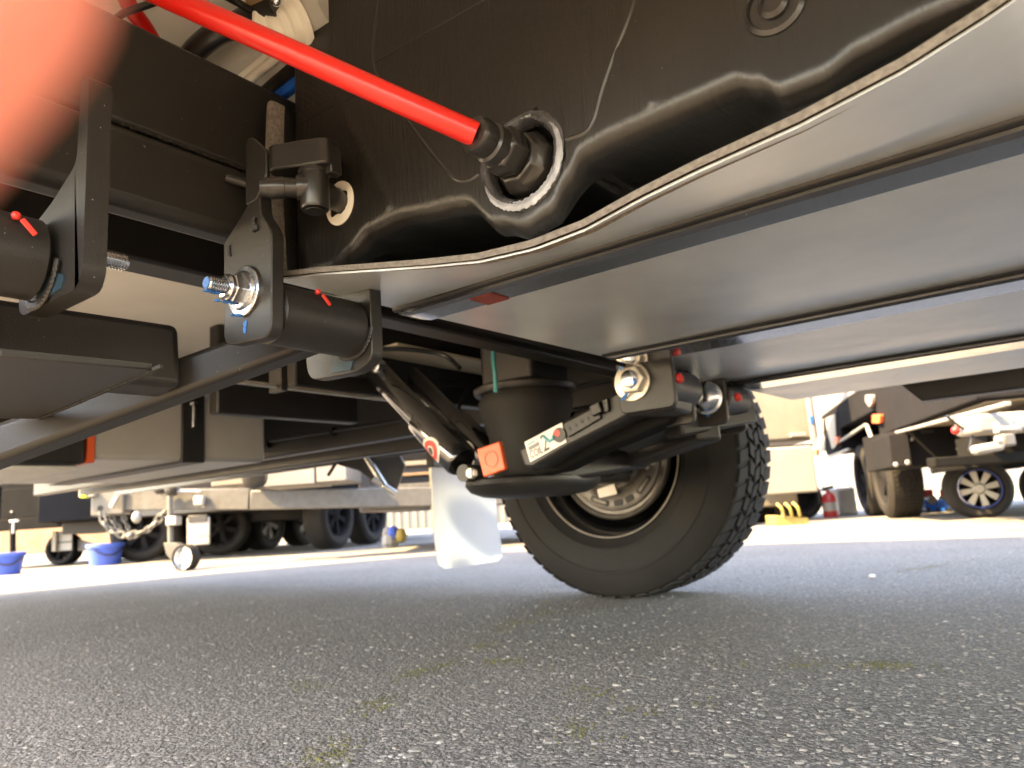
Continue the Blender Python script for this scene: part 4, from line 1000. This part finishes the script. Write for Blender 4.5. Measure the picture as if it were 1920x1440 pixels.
# --- white rig just right of the tyre
t6 = thing('caravan', base(1470, 985), 'beige caravan rear with white mud flap beside the black tyre', 'caravan')
fb(1330, 1524, 640, 830, 7.0, 2.0, 'body', 'fcream', t6, .03)
fb(1380, 1526, 836, 840, 6.98, .05, 'body_seam', 'dark', t6)
fb(1418, 1530, 838, 926, 6.9, .03, 'mud_flap', 'fwhite', t6, .03)
fb(1410, 1497, 924, 950, 7.3, .3, 'tool_locker', 'fcream', t6, .02)
fb(1484, 1512, 811, 818, 6.93, .06, 'lamp', 'fwhite', t6)
fb(1519, 1526, 740, 830, 6.85, .05, 'corner_trim', 'fwhite', t6); fb(1519, 1525, 780, 794, 6.84, .02, 'fwhite', 'bluecable', t6)
far_wheel(t6, P(1506, 935, D=7.9), -FW, .22, .25, 'fchar', 0)
far_wheel(t6, P(1430, 962, D=7.4), -FW, .2, .25, 'fchar', 0)
# --- small things on the ground at the right
t = thing('wheel_ramp', base(1485, 985), 'yellow slatted wheel ramp beside the black tyre', 'ramp')
c = base(1485, 984)
build(MB().prism([c - RT * .14, c + RT * .15, c + RT * .15 + V((0, 0, .05)), c - RT * .14 + V((0, 0, .09))], FW * .25), 'ramp_base', M['fyellow'], t, bevel=.006)
for k in range(3):
    o_ = c + RT * (-.06 + .07 * k) + V((0, 0, .07))
    build(MB().tube(smooth([o_, o_ + RT * -.02 + V((0, 0, .07)) - FW * .03, o_ - RT * .05 + V((0, 0, .12))]), .013, 8), 'ramp_rib', M['fyellow'], t)
c = base(1559, 970); D = (c - CAM).dot(FW); k = D / FPX
t = thing('fire_extinguisher', c, 'red fire extinguisher with pale label standing on sunny ground', 'extinguisher')
build(MB().lathe(c + V((0, 0, .001)), (0, 0, 1), [(13 * k, 0), (13.5 * k, 2 * k), (13.5 * k, 34 * k), (9 * k, 42 * k), (4 * k, 45 * k), (4 * k, 50 * k)], 28), 'cylinder', M['fred'], t)
build(MB().lathe(c + V((0, 0, 12 * k)), (0, 0, 1), [(13.8 * k, 0), (13.8 * k, 15 * k)], 28, cap0=False), 'label', M['fwhite'], t)
build(MB().bar(c + V((0, 0, 52 * k)) - RT * .05, c + V((0, 0, 55 * k)) + RT * .06, .03, .03), 'valve_handle', M['valve'], t)
build(MB().tube(smooth([c + V((0, 0, 50 * k)) - RT * .03, c + V((0, 0, 48 * k)) - RT * .09, c + V((0, 0, 25 * k)) - RT * .10]), .010, 8), 'hose', M['valve'], t)
t = thing('cabinet', base(1590, 967), 'cream plastic cabinet standing behind the fire extinguisher', 'cabinet')
fb(1574, 1607, 914, 966, 7.9, .3, 'case', 'fwhite', t, .02); fb(1577, 1604, 918, 961, 7.885, .014, 'door_panel', 'fcream', t, .006)
for u, v, lab in ((1742, 956, 'red and blue hand winch on the bright ground, nearer the dark tyre'), (1782, 955, 'red and blue hand winch on the bright ground, nearer the chrome wheel')):
    c = base(u, v + 4); D = (c - CAM).dot(FW); k = D / FPX
    t = thing('hand_winch', c, lab, 'winch', 'red and blue winches')
    build(MB().obox(c + V((0, 0, 12 * k)), RT, FW, (0, 0, 1), 26 * k, .15, 22 * k), 'frame', M['bluecable'], t, bevel=.012)
    build(MB().obox(c + V((0, 0, 34 * k)), RT, FW, (0, 0, 1), 16 * k, .12, 14 * k), 'motor', M['fred'], t, bevel=.012)
    build(MB().cyl(c + V((0, 0, 22 * k)) - FW * .1, c + V((0, 0, 22 * k)) + FW * .1, 8 * k), 'drum', M['fwhite'], t)
    for sx_ in (-1, 1): build(MB().cyl(c + RT * sx_ * 10 * k - FW * .09 + V((0, 0, 4 * k)), c + RT * sx_ * 10 * k - FW * .04 + V((0, 0, 4 * k)), 4 * k, n=14), 'caster', M['valve'], t)
c = base(732, 1027)
t = thing('rag_pile', c, 'crumpled blue, white and yellow packaging by the dark tandem wheels', 'packaging')
for (du, dv, m_, s_) in ((0, -8, 'fwhite', .10), (6, -22, 'fblue', .075), (18, -18, 'fyellow', .07), (-4, -24, 'fwhite', .06)):
    o_ = build(MB().ball(c + V((0, 0, 0)) + RT * du * .0062 + V((0, 0, -dv * .0062)), s_, 9, (1, .8, 1.1)), 'packet', M[m_], t, sm=20)
# --- buildings and fence closing the yard
def wall(name, u0, u1, D, h, m_, lab, cat, ribs=0):
    a, b = P(u0, 960, D=D), P(u1, 960, D=D); t = thing(name, V(((a.x + b.x) / 2, (a.y + b.y) / 2, 0)), lab, cat)
    a.z = b.z = h / 2
    build(MB().bar(a, b, .3, h), 'wall', M[m_], t)
    n = FW
    if ribs:
        mb = MB(); L = (b - a).length; k = int(L / ribs)
        for i in range(k):
            c = a.lerp(b, (i + .5) / k) - n * .17; mb.obox(c, RT, FW, (0, 0, 1), ribs * .45, .04, h - .02)
        tag(build(mb, 'cladding', M[m_], t, sm=None), kind='stuff')
    c = (a + b) / 2; build(MB().bar(V((a.x, a.y, h + .06)), V((b.x, b.y, h + .06)), .6, .12), 'roof', M['fsilver'], t)
wall('warehouse', -900, 395, 23, 5.0, 'ftan', 'brick coloured warehouse wall far beyond the black trailer', 'building')
wall('storage_shed', 400, 1010, 21, 4.5, 'fcream', 'cream ribbed metal shed far beyond the tandem wheels', 'building', .22)
wall('workshop', 1050, 3400, 27, 5.5, 'fwhite', 'white workshop wall far beyond the parked rigs', 'building', .5)

# ------------------------------------------------------------------ moss, chips and litter on the asphalt
def crack_pts():
    out = []
    for pix in (((600, 1435), (650, 1380), (715, 1315), (765, 1265), (840, 1245), (915, 1205), (960, 1170), (1010, 1160), (1028, 1120), (1050, 1075)),
                ((900, 1245), (990, 1238), (1100, 1290), (1180, 1330), (1290, 1322), (1400, 1308)), ((1330, 1243), (1460, 1248), (1600, 1246), (1700, 1249), (1860, 1270)),
                ((1690, 1072), (1750, 1062), (1830, 1048)), ((550, 1280), (600, 1290)), ((1080, 1355), (1090, 1400))):
        out.append(smooth([P(u, v, Z=0) for u, v in pix], 30))
    return out
random.seed(21)
mb = MB()
for path in crack_pts():
    for p in path:
        dens = max(0, .35 + .4 * math.sin(p.x * 23 + p.y * 17) + .4 * math.sin(p.x * 61 - p.y * 47))
        for k in range(int(8 * dens)):
            q = p + V((random.gauss(0, .017), random.gauss(0, .017), 0)); r = random.uniform(.0014, .0044)
            n0 = len(mb.v); h = r * random.uniform(.25, .6); a0 = random.uniform(0, 6)
            mb.add([q + V((r * math.cos(a0 + i * 1.2566), r * math.sin(a0 + i * 1.2566), -.0005)) for i in range(5)] + [q + V((random.uniform(-.3, .3) * r, random.uniform(-.3, .3) * r, h))], [(i, (i + 1) % 5, 5) for i in range(5)])
M['moss'] = mat('yellow green moss', (.125, .115, .042), .95, var=.45, vscale=40)
tag(build(mb, 'moss', M['moss'], sm=None), 'yellow green moss growing along cracks in the asphalt', kind='stuff')
# loose aggregate: angular chips half sunk in the binder
def chips(name, n, cols, seed, sizes=None):
    random.seed(seed); mb = MB()
    for k in range(n):
        D = .75 * (4.2 / .75) ** (random.random() ** 1.15); u = random.uniform(-60, 1980)
        x = (u - 960) / FPX * D; q = CAM + FW * D + RT * x; q.z = 0
        r = random.choice(sizes or (.0012, .0015, .0018, .0022, .0027, .0042)) * random.uniform(.8, 1.2)
        m_ = random.choice((5, 6, 7)); a0 = random.uniform(0, 6); h = r * random.uniform(.12, .4) * (.5 if sizes else 1)
        ring = [(a0 + (i + random.uniform(-.3, .3)) * 2 * math.pi / m_, r * random.uniform(.75, 1.2)) for i in range(m_)]
        tx, ty = random.uniform(-.3, .3), random.uniform(-.3, .3)
        b_ = [q + V((rr * math.cos(a), rr * math.sin(a), -.0004)) for a, rr in ring]
        t_ = [q + V((.72 * rr * math.cos(a), .72 * rr * math.sin(a), h * (1 + tx * math.cos(a) + ty * math.sin(a)))) for a, rr in ring]
        mb.add(b_ + t_, [tuple(range(m_, 2 * m_))] + [(i, (i + 1) % m_, m_ + (i + 1) % m_, m_ + i) for i in range(m_)])
    tag(build(mb, name, M[cols], sm=None), 'loose stone chips bedded in the asphalt surface', kind='stuff')
def chip_mat(nm, c):
    m = mat(nm, c, .9, var=.5, vscale=55, bump=.4, bscale=600); return m
M['chipa'] = chip_mat('pale stone chip', (.32, .30, .275)); M['chipb'] = chip_mat('brown stone chip', (.25, .226, .20)); M['chipc'] = chip_mat('dark stone chip', (.17, .16, .15))
chips('gravel', 9000, 'chipb', 31); chips('gravel', 7000, 'chipc', 32); chips('gravel', 2500, 'chipa', 33)
chips('gravel', 260, 'chipb', 34, (.0045, .006, .0075, .009)); chips('gravel', 160, 'chipa', 35, (.004, .0055, .008)); chips('gravel', 200, 'chipc', 36, (.005, .007, .009))
c = base(1636, 1084)
t = tag(build(MB().ball(c + V((0, 0, .006)), .012, 9, (1.3, .8, .5)).ball(c + V((.012, .004, .005)), .007, 7, (1, 1, .6)), 'paper_scrap', M['white'], sm=20, org=c), 'small white paper scrap on the shaded asphalt by the wheel', 'litter')

# ------------------------------------------------------------------ the photographer's finger at the lens
def cw(x, y, z): return CAM + Rr * x + Ru * y + Rb * z
hand_root = cw(-.085, -.075, .03)
def hand():
    vs, es, rs = [], [], []
    def ad(p, r, prev=None):
        vs.append(p); rs.append(r)
        if prev is not None: es.append((prev, len(vs) - 1))
        return len(vs) - 1
    wr = ad(cw(-.12, -.13, .075), .026)
    palm = ad(cw(-.088, -.085, .038), .030, wr); fore = ad(cw(-.17, -.17, .15), .032, wr); el = ad(cw(-.24, -.17, .30), .040, fore)
    k1 = ad(cw(-.060, -.055, .008), .0125, palm)
    a = ad(cw(-.0425, -.020, -.014), .0090, k1); b = ad(cw(-.0278, .0050, -.020), .0084, a); ad(cw(-.0142, .0185, -.020), .0078, b)
    for i in range(3):
        o = .020 * (i + 1)
        p0 = ad(cw(-.066 - o * .5, -.060 - o * .55, .014 + o * .3), .0115, palm)
        p1 = ad(cw(-.046 - o * .45, -.040 - o * .75, -.012 + o * .25), .0088, p0); p2 = ad(cw(-.030 - o * .35, -.040 - o * .85, .004 + o * .25), .0082, p1); ad(cw(-.024 - o * .3, -.044 - o * .9, .020 + o * .2), .0072, p2)
    t0 = ad(cw(-.085, -.062, .060), .0125, palm); t1 = ad(cw(-.062, -.032, .060), .0105, t0); ad(cw(-.046, -.008, .052), .0088, t1)
    me = bpy.data.meshes.new('person'); me.from_pydata([tuple(v - hand_root) for v in vs], es, []); me.update()
    o = bpy.data.objects.new('person', me); link(o, None, hand_root)
    sk_ = o.modifiers.new('skin', 'SKIN'); sk_.use_smooth_shade = True
    for i, d in enumerate(me.skin_vertices[0].data): d.radius = (rs[i], rs[i]); d.use_root = (i == palm)
    sb_ = o.modifiers.new('sub', 'SUBSURF'); sb_.levels = 2; sb_.render_levels = 2
    me.materials.append(M['skin'])
    tag(o, 'blurred pink fingertip of the photographer over the lens corner', 'person')
    sl = MB().tube([cw(-.155, -.158, .125), cw(-.175, -.17, .155), cw(-.245, -.172, .31)], [.042, .046, .056], 20)
    build(sl, 'sleeve', M['cloth'], o)
hand()
